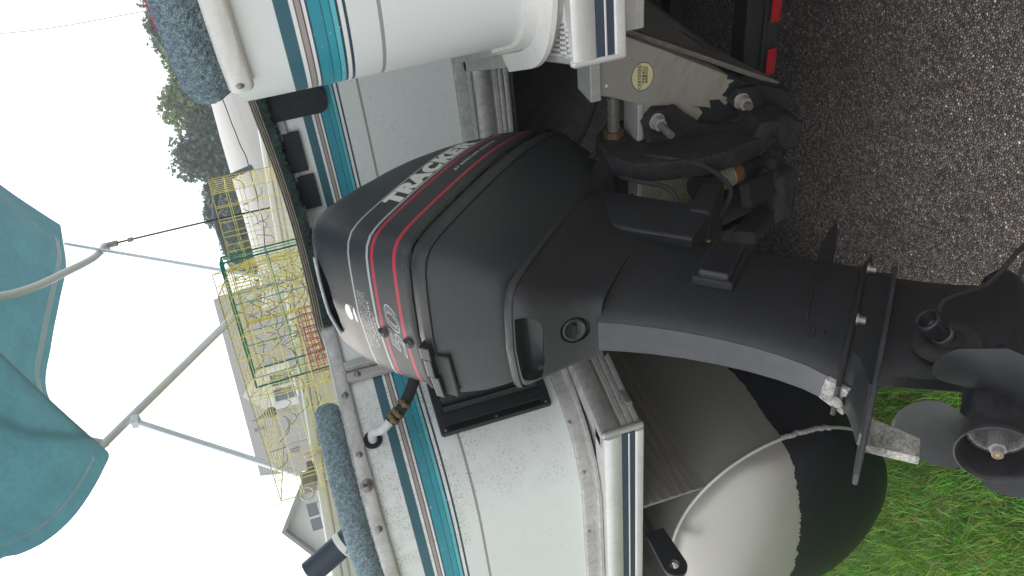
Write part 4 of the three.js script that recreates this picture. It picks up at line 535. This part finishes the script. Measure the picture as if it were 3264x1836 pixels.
  part(motor, 'control_cable', tube([[-.97, .845, -1.60], [-1.0, .90, -1.62], [-1.06, .95, -1.66], [-1.12, 1.02, -1.66], [-1.14, 1.08, -1.60]], .007, 40), M.blackRubber); part(motor, 'control_cable', tube([[-.99, .87, -1.50], [-.97, .86, -1.44], [-.985, .80, -1.40], [-1.02, .80, -1.36], [-1.05, .88, -1.33], [-1.07, .95, -1.35]], .0055, 50), M.blackRubber);
  part(motor, 'control_cable', tube([[-.87, .86, -1.66], [-1.0, .90, -1.70], [-1.08, 1.0, -1.72], [-1.10, 1.1, -1.66]], .009, 40), M.blackRubber); part(motor, 'control_cable', tube([[-.98, .89, -1.56], [-1.0, .91, -1.52], [-1.04, .90, -1.47], [-1.02, .86, -1.45]], .012, 40), M.greasy);
  part(motor, 'bracket_rib', merge([bar(V(-.962, .83, -1.50), V(-.955, .64, -1.46), .012, .02), bar(V(-.958, .66, -1.53), V(-.945, .54, -1.50), .014, .026), bar(V(-.95, .74, -1.545), V(-.945, .60, -1.525), .01, .016)]), M.greasy); part(motor, 'trim_rod', rod(V(-1.0, .49, -1.47), V(-.985, .56, -1.40), .014, .012, 14), M.greasy);
  part(motor, 'lower_link', merge([bar(V(-1.06, .50, -1.44), V(-1.0, .66, -1.33), .05, .024, .004), bar(V(-1.13, .52, -1.44), V(-1.10, .66, -1.32), .03, .05, .004), rod(V(-1.16, .535, -1.425), V(-.965, .535, -1.425), .013, .013, 14)]), M.greasy); part(motor, 'control_cable', tube([[-.955, .83, -1.52], [-.945, .78, -1.46], [-.97, .70, -1.42], [-1.02, .66, -1.39], [-1.06, .70, -1.36]], .006, 50), M.blackRubber);
  part(motor, 'link_arm', (() => { const g = new RoundedBoxGeometry(.1, .016, .03, 1, .005); g.rotateY(.5); g.translate(-1.0, .893, -1.52); return g; })(), M.greasy); part(motor, 'rusty_pin', rod(V(-.955, .858, -1.545), V(-.985, .858, -1.525), .012), M.rust);
}
// flushing muff pressed on the water intake
{ const o = Q(.046, -.122, .012), ax = V(1, .12, -.05).applyMatrix4(new THREE.Matrix4().makeRotationX(-TILT)).normalize(), ax2 = ax.clone().add(V(.0, .75, -.1)).normalize();
  const fm = thing('flushing_muff', 'black rubber flushing cup with hose fitting pressed on the gear case', 'flush cup', o.clone());
  part(fm, 'rubber_cup', lathe([[.0, .004], [.03, .006], [.034, .010], [.046, .0085], [.052, .006], [.056, .003], [.058, -.004]], o, ax, 40), std({ map: rep(grainTex([48, 46, 46], .3, .01, [140, 128, 116], 44), 3), roughness: .85 }));
  const b = o.clone().addScaledVector(ax, .004), e = b.clone().addScaledVector(ax2, .035); part(fm, 'hose_nipple', merge([rod(b, e, .017, .0145, 20), lathe([[.014, 0], [.026, 0], [.027, .004], [.016, .008]], b, ax, 24)]), M.blackRubber);
  const hc = part(fm, 'hose_clamp', lathe([[.0158, -.004], [.0175, -.004], [.0175, .004], [.0158, .004]], b.clone().lerp(e, .45), ax2, 24), M.steel);
  const e2 = e.clone().addScaledVector(ax2, .034); const f = part(fm, 'hose_fitting', lathe([[.013, .0], [.0195, .0], [.021, .003], [.021, .030], [.0185, .034], [.0145, .034], [.0135, .012], [.0, .012]], e, ax2, 28), M.ventBlack);
  for (let k = 0; k < 18; k++) { const t = k / 18 * 2 * Math.PI; const u = V(0, 0, 1).cross(ax2).normalize(), w = ax2.clone().cross(u); const c = e.clone().addScaledVector(u, .0212 * Math.cos(t)).addScaledVector(w, .0212 * Math.sin(t)); part(f, 'grip_rib', rod(c.clone().addScaledVector(ax2, .005), c.clone().addScaledVector(ax2, .029), .0016, .0016, 5), M.ventBlack); }
  const P1 = b.clone().addScaledVector(ax2, .02); part(fm, 'spring_wire', tube([P1, P1.clone().add(V(.03, -.02, -.035)), Q(.10, -.17, -.10), Q(.13, -.21, -.17), Q(.09, -.25, -.27), Q(0, -.25, -.32), Q(-.09, -.24, -.27)], .0045, 60), M.blackRubber);
}
// ------------------------------------------------------------------ trailer under the boat
{ const t = thing('boat_trailer', 'black steel boat trailer with red reflective tape under the pontoons', 'trailer', V(-1.07, 0, -3.2));
  const cb = part(t, 'rear_crossbar', merge([box(-1.735, -.405, .345, .437, -1.815, -1.75, .004), box(-1.735, -.405, .385, .393, -1.75, -1.742, .002)]), M.trailer);
  for (let k = 0; k < 9; k++) { const x = .22 - k * .118 * 2.6; }
  for (const x of [-.925, -.79, -.655, -.52]) part(cb, 'reflector_tape', box(x - .034, x + .034, .352, .377, -1.7425, -1.7395, .001), M.red);
  part(t, 'crossbar', box(-1.735, -.405, .275, .318, -2.46, -2.40, .004), M.trailer); for (const z of [-3.6, -4.8]) part(t, 'crossbar', box(-2.35, .21, .05, .095, z - .03, z + .03, .004), M.trailer);
  for (const x of [-1.35, -.79]) part(t, 'frame_rail', box(x - .035, x + .035, .18, .25, -7.6, -2.42, .004), M.trailer);
  for (const x of [-2.19, -1.985, -.155, .05]) part(t, 'bunk', box(x - .04, x + .04, .096, .172, -6.3, -1.85, .004), M.trailer);
  for (const x of [-1.70, -.44]) part(t, 'post', box(x - .03, x + .03, .25, .345, -1.81, -1.755, .004), M.trailer); for (const x of [-2.087, -.053]) part(t, 'frame_rail', box(x - .03, x + .03, .04, .094, -6.3, -1.756, .004), M.trailer); for (const [a, b] of [[-2.25, -1.78], [-.36, .11]]) part(t, 'crossbar', box(a, b, .04, .094, -1.9, -1.84, .004), M.trailer);
  part(t, 'axle', rod(V(-1.5, .24, -4.9), V(-.64, .24, -4.9), .03), M.trailer);
  for (const x of [-1.42, -.72]) for (const z of [-4.6, -5.2]) { const w = part(t, 'wheel', (() => { const g = new THREE.TorusGeometry(.17, .06, 12, 28); g.rotateY(Math.PI / 2); g.translate(x, .23, z); return g; })(), M.tyre); part(w, 'rim', rod(V(x - .05, .23, z), V(x + .05, .23, z), .12, .12, 20), M.alu); }
}
// ------------------------------------------------------------------ bimini: frame and canopy
{ const t = thing('bimini_top', 'blue grey canvas bimini canopy on thin metal poles above the boat', 'canopy', V(-1.1, 1.75, -2.5));
  const pole = (a, b, r = .0125) => part(t, 'pole', rod(V(...a), V(...b), r), M.pole);
  pole([-2.22, 1.78, -2.03], [-2.22, 2.372, -2.548], .0115); pole([-2.22, 2.53, -2.43], [-2.22, 1.77, -3.29], .0155); pole([-2.16, 2.73, -3.86], [-2.2, 1.77, -3.18], .0095);
  const bow = part(t, 'bow', tube([[-2.2, 2.56, -3.83], [-2.177, 2.58, -3.724], [-1.954, 2.60, -3.259], [-1.8, 2.62, -2.954], [-1.669, 2.64, -2.734], [-1.45, 2.68, -2.45], [-1.0, 2.74, -2.3], [-.3, 2.70, -2.4], [.08, 2.5, -2.6]], .016, 80), M.pole);
  part(t, 'bow', tube([[-2.25, 2.49, -2.51], [-2.142, 2.52, -2.44], [-1.99, 2.555, -2.316], [-1.879, 2.585, -2.233], [-1.828, 2.60, -2.211], [-1.5, 2.66, -2.1], [-.8, 2.70, -2.1], [-.2, 2.62, -2.2], [.05, 2.45, -2.3]], .014, 60), M.pole);
  part(t, 'knuckle', merge([box(-2.235, -2.2, 2.36, 2.39, -2.57, -2.53), box(-2.24, -2.2, 2.55, 2.585, -3.86, -3.82)]), M.pole);
  part(t, 'deck_mount', merge([box(-2.24, -2.195, 1.765, 1.815, -2.05, -1.99, .005), box(-2.235, -2.205, 1.77, 1.79, -2.10, -2.06)]), M.aluMill);
  part(t, 'pull_ring', (() => { const g = new THREE.TorusGeometry(.022, .0035, 8, 24); g.rotateY(1.2); g.translate(-2.2, 1.80, -1.955); return g; })(), M.alu);
  part(t, 'strap', tube([[-2.2, 2.56, -3.83], [-2.2, 2.45, -3.831], [-2.2, 2.03, -3.83], [-2.2, 1.77, -3.82]], .004, 30), M.blackRubber); part(t, 'buckle', merge([box(-2.21, -2.19, 2.50, 2.545, -3.84, -3.815), box(-2.208, -2.192, 2.43, 2.455, -3.84, -3.82)]), M.aluMill);
  // canvas: port edge scalloped between the bows; y rises to the ridge
  const E = [[-4.02, -2.14, 2.76], [-3.86, -2.15, 2.735], [-3.61, -2.13, 2.69], [-3.25, -2.075, 2.66], [-2.88, -2.02, 2.63], [-2.57, -1.994, 2.60], [-2.47, -2.05, 2.56], [-2.43, -2.12, 2.52], [-2.45, -2.235, 2.475], [-2.33, -2.2, 2.47], [-2.06, -2.1, 2.5], [-1.89, -2.0, 2.53], [-1.80, -1.925, 2.56], [-1.75, -1.87, 2.58], [-1.5, -1.8, 2.62], [-1.2, -1.8, 2.62], [-.9, -1.85, 2.58]];
  const ec = new THREE.CatmullRomCurve3(E.map(e => V(e[1], e[2], e[0])), false, 'centripetal'), ep = ec.getPoints(90), nv = 30, rows = [];
  const frontScallop = v => .42 * Math.sin(Math.PI * Math.min(1, v * 1.0));
  ep.forEach((p, i) => { const row = []; for (let k = 0; k <= nv; k++) { const v = k / nv, x = p.x + (.1 - p.x) * v, arch = .24 * Math.sin(Math.PI * Math.min(1, v)) , f = Math.max(0, 1 - i / 22); row.push(V(x, p.y + arch * (1 - .2 * f) - .04 * Math.sin(Math.PI * v * 1) + .06 * f * v, p.z + f * f * frontScallop(v))); } rows.push(row); });
  const grid = (off) => { const pos = [], uv = [], idx = []; rows.forEach((r, i) => r.forEach((p, k) => { pos.push(p.x, p.y + off, p.z); uv.push(k / nv * 2.2, i / 90 * 3); if (i && k) { const b = i * (nv + 1) + k; idx.push(b, b - 1, b - nv - 2, b, b - nv - 2, b - nv - 1); } })); const g = new THREE.BufferGeometry(); g.setAttribute('position', new THREE.Float32BufferAttribute(pos, 3)); g.setAttribute('uv', new THREE.Float32BufferAttribute(uv, 2)); g.setIndex(idx); g.computeVertexNormals(); return g; };
  const canvasM = phys({ map: rep(grainTex([88, 140, 154], .1, 0, [0, 0, 0], 45), 2), roughness: .95, transmission: .3, thickness: 0, side: THREE.DoubleSide });
  const cv = part(t, 'canopy', grid(0), canvasM, 'blue grey canvas canopy');
  const seam = (i0, i1, k) => { const pts = []; for (let i = i0; i <= i1; i += 2) { const p = rows[i][0].clone().lerp(rows[i][1], k); pts.push(p.add(V(0, -.004, 0))); } return pts; };
  const hem = (i0, i1, a, b) => { const pos = [], idx = []; let n = 0; for (let i = i0; i <= i1; i++) { const p = rows[i][0].clone().lerp(rows[i][1], a), q = rows[i][0].clone().lerp(rows[i][1], b); pos.push(p.x, p.y - .003, p.z, q.x, q.y - .003, q.z); if (n) idx.push(2 * n - 2, 2 * n - 1, 2 * n, 2 * n - 1, 2 * n + 1, 2 * n); n++; } const g = new THREE.BufferGeometry(); g.setAttribute('position', new THREE.Float32BufferAttribute(pos, 3)); g.setIndex(idx); g.computeVertexNormals(); return g; };
  part(cv, 'hem', hem(6, 42, .45, .85), phys({ color: hex('#d6e2ec'), roughness: .9, transmission: .5, thickness: 0, side: THREE.DoubleSide })); part(cv, 'hem', hem(50, 88, .7, .82), phys({ color: hex('#d6e2ec'), roughness: .9, transmission: .5, thickness: 0, side: THREE.DoubleSide }));
}
// ------------------------------------------------------------------ wire traps stacked in the boat
function wireTrap(name, label, mat, c, yaw, pitch, [L, W, H], cell, r, edge, group) {
  const t = thing(name, label, 'trap', V(c[0], c[1] - H / 2, c[2]), group); const m = new THREE.Matrix4().makeRotationFromEuler(new THREE.Euler(pitch, yaw, 0, 'YXZ')).setPosition(...c);
  const face = (o, du, dv, nu, nv) => { const g = []; const add = (a, b, rr) => g.push(rod(a.applyMatrix4(m), b.applyMatrix4(m), rr, rr, 5)); for (let i = 0; i <= nu; i++) add(o.clone().addScaledVector(du, i / nu), o.clone().addScaledVector(du, i / nu).add(dv), r * (i === 0 || i === nu ? edge : 1)); for (let j = 0; j <= nv; j++) add(o.clone().addScaledVector(dv, j / nv), o.clone().addScaledVector(dv, j / nv).add(du), r * (j === 0 || j === nv ? edge : 1)); return merge(g); };
  const l = L / 2, w = W / 2, h = H / 2, nl = Math.round(L / cell), nw = Math.round(W / cell), nh = Math.round(H / cell);
  part(t, 'top_panel', face(V(-l, h, -w), V(L, 0, 0), V(0, 0, W), nl, nw), mat); part(t, 'bottom_panel', face(V(-l, -h, -w), V(L, 0, 0), V(0, 0, W), nl, nw), mat);
  for (const s of [-1, 1]) { part(t, 'side_panel', face(V(-l, -h, s * w), V(L, 0, 0), V(0, H, 0), nl, nh), mat); part(t, 'end_panel', face(V(s * l, -h, -w), V(0, 0, W), V(0, H, 0), nw, nh), mat); }
  // slack twine funnel inside
  const R = mulberry(Math.round(c[2] * -1000) + 7), tw = []; for (let k = 0; k < 34; k++) { const a = V((R() - .5) * L * .85, (R() - .5) * H * .8, (R() - .5) * W * .85), b = a.clone().add(V((R() - .5) * .16, (R() - .5) * .14, (R() - .5) * .16)), mid = a.clone().lerp(b, .5).add(V(0, -.02, 0)); tw.push(tube([a, mid, b].map(p => p.applyMatrix4(m)), .0014, 6, 4)); }
  part(t, 'twine', merge(tw), M.net); return t;
}
wireTrap('wire_trap', 'yellow wire mesh trap lying over the port rail behind the carpet roll', M.wireYellow, [-1.84, 1.70, -2.16], .42, 0, [.66, .44, .32], .066, .0012, 1.4, 'yellow wire traps in the boat');
wireTrap('wire_trap', 'yellow wire mesh trap standing beyond the plywood board beside the white hull', M.wireYellow, [-1.72, 1.70, -2.72], .62, .12, [.5, .40, .36], .052, .0012, 1.4, 'yellow wire traps in the boat');
wireTrap('wire_trap', 'small yellow wire trap tipped up between the two larger ones', M.wireYellow, [-1.98, 1.74, -2.62], .5, -.35, [.46, .36, .30], .045, .0011, 1.4, 'yellow wire traps in the boat');
wireTrap('green_trap', 'green wire trap with thick corner bar among the yellow traps', M.wireGreen, [-1.80, 1.735, -2.44], .5, .1, [.42, .30, .30], .15, .0016, 2.0);
{ const t = thing('bait_basket', 'red wire mesh basket tucked behind the metal rail', 'basket', V(-1.6, 1.52, -1.98)); const g = []; for (let i = 0; i <= 9; i++) { g.push(rod(V(-1.68 + i * .018, 1.53, -1.93 - i * .008), V(-1.68 + i * .018, 1.66, -1.93 - i * .008), .0013, .0013, 5)); } for (let j = 0; j <= 7; j++) g.push(rod(V(-1.68, 1.53 + j * .0185, -1.93), V(-1.518, 1.53 + j * .0185, -2.002), .0013, .0013, 5)); part(t, 'side_panel', merge(g), M.wireRed); part(t, 'side_panel', merge(g.map(q => q.clone().translate(-.05, 0, -.10))), M.wireRed); part(t, 'bottom_panel', box(-1.7, -1.55, 1.521, 1.527, -2.08, -1.95), M.wireRed); }
// teardrop float and coil of rope
single('hanging_float', (() => { const g = new THREE.LatheGeometry([[0.001, 0], [.012, .004], [.02, .015], [.021, .026], [.014, .045], [.005, .062], [.0025, .09], [.001, .1]].map(p => new THREE.Vector2(...p)), 20); g.rotateZ(.25); g.translate(-2.25, 1.872, -2.44); return g; })(), std({ color: hex('#7a7f86'), roughness: .6 }), 'grey teardrop float hung on the end of the yellow trap', 'float');
{ const pts = []; for (let k = 0; k <= 40; k++) { const t = k / 40 * 2 * Math.PI; pts.push(V(-2.20 + .028 * Math.cos(t), 1.72 + .07 * Math.sin(t) * .9, -2.14 + .035 * Math.cos(t + .6) + .04 * Math.sin(t))); } single('mooring_rope', new THREE.TubeGeometry(new THREE.CatmullRomCurve3(pts, true), 90, .011, 8, true), M.rope, 'thick pale rope looped over the cream side rail', 'rope'); }
{ // rod holder: black tube clamped to the rear rail
  const a = V(-1.93, 1.665, -1.52), b = V(-1.985, 1.80, -1.485); const d = b.clone().sub(a).normalize(); const t = thing('rod_holder', 'short black tube with a white band standing at the rear rail', 'rod holder', a.clone().addScaledVector(d, -.08)); part(t, 'holder_tube', lathe([[.0, -.08], [.034, -.08], [.034, .145], [.031, .146], [.030, -.02], [0, -.02]], a, d, 26), std({ color: hex('#3a4550'), roughness: .5 })); part(t, 'band', lathe([[.0342, .02], [.036, .02], [.036, .038], [.0342, .038]], a, d, 26), M.white); part(t, 'clamp', rod(a.clone().addScaledVector(d, .03).add(V(.0, 0, .03)), a.clone().addScaledVector(d, -.03).add(V(.03, -.01, .045)), .006), M.steel); }
{ // red crate standing inside the starboard corner
  const t = thing('plastic_crate', 'red plastic lattice crate behind the coarse carpet roll', 'crate', V(-.42, 1.45, -1.95)); const g = []; const x0 = -.604, x1 = -.30, z0 = -2.1, z1 = -1.86, y0 = 1.45, y1 = 1.742;
  for (const z of [z0, z1]) { const f = [bar(V(x0, y1 - .006, z), V(x1, y1 - .006, z), .01, .014), bar(V(x0, y1 - .04, z), V(x1, y1 - .04, z), .008, .006), bar(V(x0, y0 + .006, z), V(x1, y0 + .006, z), .01, .012)]; for (let k = 0; k <= 12; k++) { const x = x0 + (x1 - x0) * k / 12; f.push(bar(V(x, y0, z), V(Math.min(x1, x + (k % 2 ? .012 : -.0)), y1, z), .006, .006)); } for (let k = 0; k < 12; k++) f.push(bar(V(x0 + (x1 - x0) * k / 12, y1 - .038, z), V(x0 + (x1 - x0) * (k + 1) / 12, y1 - .01, z), .005, .005)); part(t, 'side_panel', merge(f), M.crateRed); }
  for (const x of [x0, x1]) { const f = [bar(V(x, y1 - .006, z0), V(x, y1 - .006, z1), .01, .014), bar(V(x, y0 + .006, z0), V(x, y0 + .006, z1), .01, .012)]; for (let k = 0; k <= 9; k++) f.push(bar(V(x, y0, z0 + (z1 - z0) * k / 9), V(x, y1, z0 + (z1 - z0) * k / 9), .006, .006)); part(t, 'end_panel', merge(f), M.crateRed); }
  part(t, 'bottom_panel', box(x0, x1, y0, y0 + .008, z0, z1), M.crateRed); }
part(boat, 'bench', box(-.55, .5, 1.018, 1.448, -2.6, -1.7, .02), M.cream); part(boat, 'bench', box(-2.15, -1.62, 1.018, 1.52, -2.415, -1.45, .02), M.cream);
// ------------------------------------------------------------------ neighbours: white hull, trees, houses, wires
{ const fhx = -Math.sin(YAW), fhz = -Math.cos(YAW), rx = Math.cos(YAW), rz = -Math.sin(YAW); // a frame square to the drive's bend: along = to the right, away = ahead
  const W = (r, f, y) => V(rx * r + fhx * f, y, rz * r + fhz * f);
  { // beached white hull with a long crack
    const t = thing('white_hull', 'large white fibreglass hull with a dark crack along its side, standing beyond the boat', 'boat hull', W(2.4, 7, 0)); const rings = []; const K = 30;
    for (let i = 0; i <= 40; i++) { const r = .35 + i * .115, e = Math.max(0, 1 - (r - .35) / .9), tp = 2.20 + .035 * Math.min(1, (r - .35) / 1.5), hw = .16 + 1.15 * Math.sqrt(1 - e * e * .98), ring = []; for (let k = 0; k < K; k++) { const a = k / K * 2 * Math.PI, c = Math.cos(a), s = Math.sin(a); const y = s > 0 ? 1.15 + (tp - 1.15) * Math.pow(s, .55) : 1.15 + .6 * s; const f = 6.75 + hw - hw * Math.sign(c) * Math.pow(Math.abs(c), .6); ring.push(W(r, f, y)); } rings.push(ring.reverse()); }
    const h = part(t, 'hull', loft(rings, {}), M.hullWhite); const cr = []; for (let k = 0; k <= 30; k++) { const r = .7 + k * .1; const y = 2.03 - .05 * Math.sin(k * .25) + .012 * noise2(k * .7, 2) + k * .0016; cr.push(W(r, 6.742 + Math.max(0, (y - 1.9)) * .06, y)); } part(h, 'crack', tube(cr, .004, 80, 5), M.dark);
    part(t, 'stand', merge([rod(W(0, 7.3, 0), W(0, 7.6, .7), .04), rod(W(0, 8.6, 0), W(0, 8.2, .7), .04), rod(W(3.5, 7.3, 0), W(3.5, 7.6, .7), .04), rod(W(3.5, 8.6, 0), W(3.5, 8.2, .7), .04)]), M.trailer); }
  single('bent_pipe', tube([[-2.03, 1.80, -3.96], [-2.069, 1.966, -3.932], [-2.144, 2.021, -3.884], [-2.218, 2.037, -3.829], [-2.28, 2.035, -3.778], [-2.369, 2.011, -3.7], [-2.42, 1.9, -3.66]].map(p => [p[0], p[1], p[2]]), .014, 40), std({ color: hex('#5c646e'), roughness: .5 }), 'dark bent pipe arching above the yellow traps', 'pipe');
  // trees
  const leafG = new THREE.BufferGeometry(); leafG.setAttribute('position', new THREE.Float32BufferAttribute([0, 0, 0, .5, .12, .35, 0, 0, 1, -.5, .12, .35], 3)); leafG.setIndex([0, 1, 2, 0, 2, 3]); leafG.computeVertexNormals();
  const bark = std({ color: hex('#5b5148'), roughness: .95 });
  function tree(label, base, h, rad, seed, cols, n) { const R = mulberry(seed), t = thing('tree', label, 'tree', base, 'trees behind the white hull');
    const tr = [rod(base.clone(), base.clone().add(V(.1, h * .55, 0)), .22, .12, 10)]; const lobes = []; for (let k = 0; k < 16; k++) { const a = R() * 6.28, y = h * (.38 + .55 * R()), rr = rad * (.25 + .6 * R()) * Math.sqrt(Math.max(.1, 1 - Math.pow((y / h - .55) / .5, 2))); const c = base.clone().add(V(Math.cos(a) * rr, y, Math.sin(a) * rr)); lobes.push([c, rad * (.28 + .22 * R())]); if (k < 9) tr.push(rod(base.clone().add(V(.05, h * (.25 + .25 * R()), 0)), c, .07, .02, 6)); }
    part(t, 'trunk', merge(tr), bark); const pos = [], col = []; const p0 = leafG.attributes.position, ix = leafG.index.array, q = new THREE.Quaternion(), v = V(0, 0, 0), m = V(0, 0, 0); const C = new THREE.Color();
    for (let k = 0; k < n; k++) { const [c, r] = lobes[R() * lobes.length | 0]; const u = R() * 2 - 1, a = R() * 6.28, s = Math.sqrt(1 - u * u), d = r * Math.pow(R(), .38) * (1 + .25 * noise3(u * 2, a, seed)); m.set(c.x + d * s * Math.cos(a), c.y + d * u * .9, c.z + d * s * Math.sin(a)); q.setFromEuler(new THREE.Euler(R() * 6.28, R() * 6.28, R() * 6.28)); const sz = .07 + .09 * R(); C.setRGB(...cols[R() * cols.length | 0]).multiplyScalar(.95 + .6 * R()); for (const i of ix) { v.fromBufferAttribute(p0, i).multiplyScalar(sz).applyQuaternion(q).add(m); pos.push(v.x, v.y, v.z); col.push(C.r, C.g, C.b); } }
    const g = new THREE.BufferGeometry(); g.setAttribute('position', new THREE.Float32BufferAttribute(pos, 3)); g.setAttribute('color', new THREE.Float32BufferAttribute(col, 3)); g.computeVertexNormals(); part(t, 'crown', g, phys({ vertexColors: true, roughness: .7, transmission: .4, thickness: 0, side: THREE.DoubleSide })); }
  const G1 = [[.09, .14, .08], [.11, .16, .09], [.08, .13, .09]], G2 = [[.14, .20, .08], [.12, .17, .08], [.16, .22, .10]], G3 = [[.08, .13, .11], [.09, .14, .11]];
  const ROW = [[10.3, 24, 5.2, 1.4, 0], [9.2, 24.5, 5.0, 1.4, 0], [7.8, 24, 5.1, 1.4, 1], [6.6, 25, 4.5, 1.1, 0], [5.5, 24, 5.2, 1.4, 2], [4.5, 24.6, 4.8, 1.2, 2], [3.4, 24, 4.4, 1.2, 2], [2.2, 23, 4.6, .9, 1]];
  const TL = ['dark tree at the right end of the row behind the hull, beside the red crate', 'broad dark tree beside the loose yellowish one', 'yellowish green loose tree in the row behind the hull', 'small thin tree in the gap of the row', 'round bluish green tree above the middle of the hull', 'bluish green tree next to the bent pipe', 'dark low tree seen through the yellow traps', 'pale airy tree above the yellow traps'];
  ROW.forEach(([r, f, h, rad, k], i) => tree(TL[i], W(r, f, 0), h, rad, 301 + i, [G1, G2, G3][k], i === 7 ? 5000 : 20000));
  // houses
  const roofTex = grainTex([140, 138, 136], .18, .02, [110, 108, 106], 47), roofM = std({ map: rep(roofTex, 1), roughness: .95 }), wallM = std({ color: hex('#dfe0df'), roughness: .8 }), paneM = std({ color: hex('#6b737c'), roughness: .2 });
  const quad = (a, b, c, d, th, nrm) => { const r1 = [a, b, c, d], r2 = r1.map(p => p.clone().addScaledVector(nrm, -th)); return loft([r2, r1], { crease: .2 }); };
  { const t = thing('house', 'white house with broad grey shingle roof and white dormer beyond the cream fence', 'house', W(-1.2, 24, 0));
    part(t, 'wall', (() => { const g = []; const f0 = 22.6, f1 = 29; const c = [W(-2.9, f0, 0), W(1.5, f0, 0), W(1.5, f1, 0), W(-2.9, f1, 0)]; const r2 = c.map(p => p.clone().setY(2.8)); return loft([c, r2], { crease: .2 }); })(), wallM);
    const rf = part(t, 'roof', quad(W(-3.2, 22, 3.0), W(1.8, 22, 3.0), W(1.8, 24.4, 5.1), W(-3.2, 24.4, 5.1), .12, V(0, 1, 0)), roofM); part(t, 'roof', quad(W(-3.2, 24.41, 5.1), W(1.8, 24.41, 5.1), W(1.8, 29.6, 2.6), W(-3.2, 29.6, 2.6), .12, V(0, 1, 0)), roofM);
    // dormer
    const d0 = -.35, d1 = -1.45, f = 22.5, dy = 3.2; const dm = part(t, 'dormer', (() => { const a = [W(d0, f, dy), W(d1, f, dy), W(d1, f, 4.2), W((d0 + d1) / 2, f, 4.75), W(d0, f, 4.2)]; return loft([a.map(p => p.clone().add(W(0, 2.4, 0))), a], { crease: .2 }); })(), wallM);
    part(dm, 'window', quad(W(d0 - .2, f - .02, 3.4), W(d1 + .2, f - .02, 3.4), W(d1 + .2, f - .02, 4.0), W(d0 - .2, f - .02, 4.0), .05, W(0, -1, 0).setY(0)), paneM); part(dm, 'window_frame', merge([rod(W(d0 - .2, f - .06, 3.4), W(d1 + .2, f - .06, 3.4), .04), rod(W(d0 - .2, f - .06, 4), W(d1 + .2, f - .06, 4), .04), rod(W((d0 + d1) / 2, f - .06, 3.4), W((d0 + d1) / 2, f - .06, 4), .04)]), wallM);
    part(t, 'roof_vent', merge([rod(W(-1.9, 23.8, 4.4), W(-1.9, 23.8, 4.85), .05), rod(W(-2.6, 22.9, 3.7), W(-2.6, 22.9, 4.0), .05)]), paneM); }
  { const t = thing('house', 'small white gabled house with grey roof and square window, far behind the bimini mount', 'house', W(-5, 26, 0)); const f0 = 26, a = [W(-3.6, f0, 0), W(-6.6, f0, 0), W(-6.6, f0, 3.9), W(-5.1, f0, 5.0), W(-3.6, f0, 3.9)];
    part(t, 'wall', loft([a.map(p => p.clone().add(W(0, 5, 0))), a], { crease: .2 }), wallM); part(t, 'roof', quad(W(-5.1, f0 - .4, 5.12), W(-3.2, f0 - .4, 3.73), W(-3.2, f0 + 5.4, 3.73), W(-5.1, f0 + 5.4, 5.12), .12, V(0, 1, 0)), roofM); part(t, 'roof', quad(W(-7.0, f0 - .4, 3.73), W(-5.101, f0 - .4, 5.12), W(-5.101, f0 + 5.4, 5.12), W(-7.0, f0 + 5.4, 3.73), .12, V(0, 1, 0)), roofM);
    const w = part(t, 'window', quad(W(-4.6, f0 - .02, 3.6), W(-5.4, f0 - .02, 3.6), W(-5.4, f0 - .02, 4.3), W(-4.6, f0 - .02, 4.3), .05, W(0, -1, 0).setY(0)), paneM); part(w, 'window_frame', merge([rod(W(-5, f0 - .06, 3.6), W(-5, f0 - .06, 4.3), .04), rod(W(-4.6, f0 - .06, 3.95), W(-5.4, f0 - .06, 3.95), .035)]), wallM); }
  // overhead wires
  const wireM = std({ color: hex('#6a6d72'), roughness: .8 });
  single('overhead_wire', tube([W(-2.1, 16.4, 3.94), W(-2.3, 16.4, 5.1), W(-2.7, 16.4, 7.5)], .005, 30, 6), wireM, 'thin overhead wire rising from the house roof left of the gable', 'wire', 'overhead wires'); single('overhead_wire', tube([W(-2.72, 16.3, 3.5), W(-2.85, 16.4, 5.05), W(-3.2, 16.4, 7.5)], .006, 30, 6), wireM, 'thin overhead wire rising from the small gabled house', 'wire', 'overhead wires'); single('overhead_wire', tube([W(6.8, 16.7, 3.8), W(6.95, 17, 5.8), W(7.2, 17, 8)], .006, 30, 6), wireM, 'thin overhead wire rising from the dark broad tree', 'wire', 'overhead wires');
}
scene.fog = new THREE.FogExp2(0xf4f8fc, .005);
renderer.render(scene, camera);
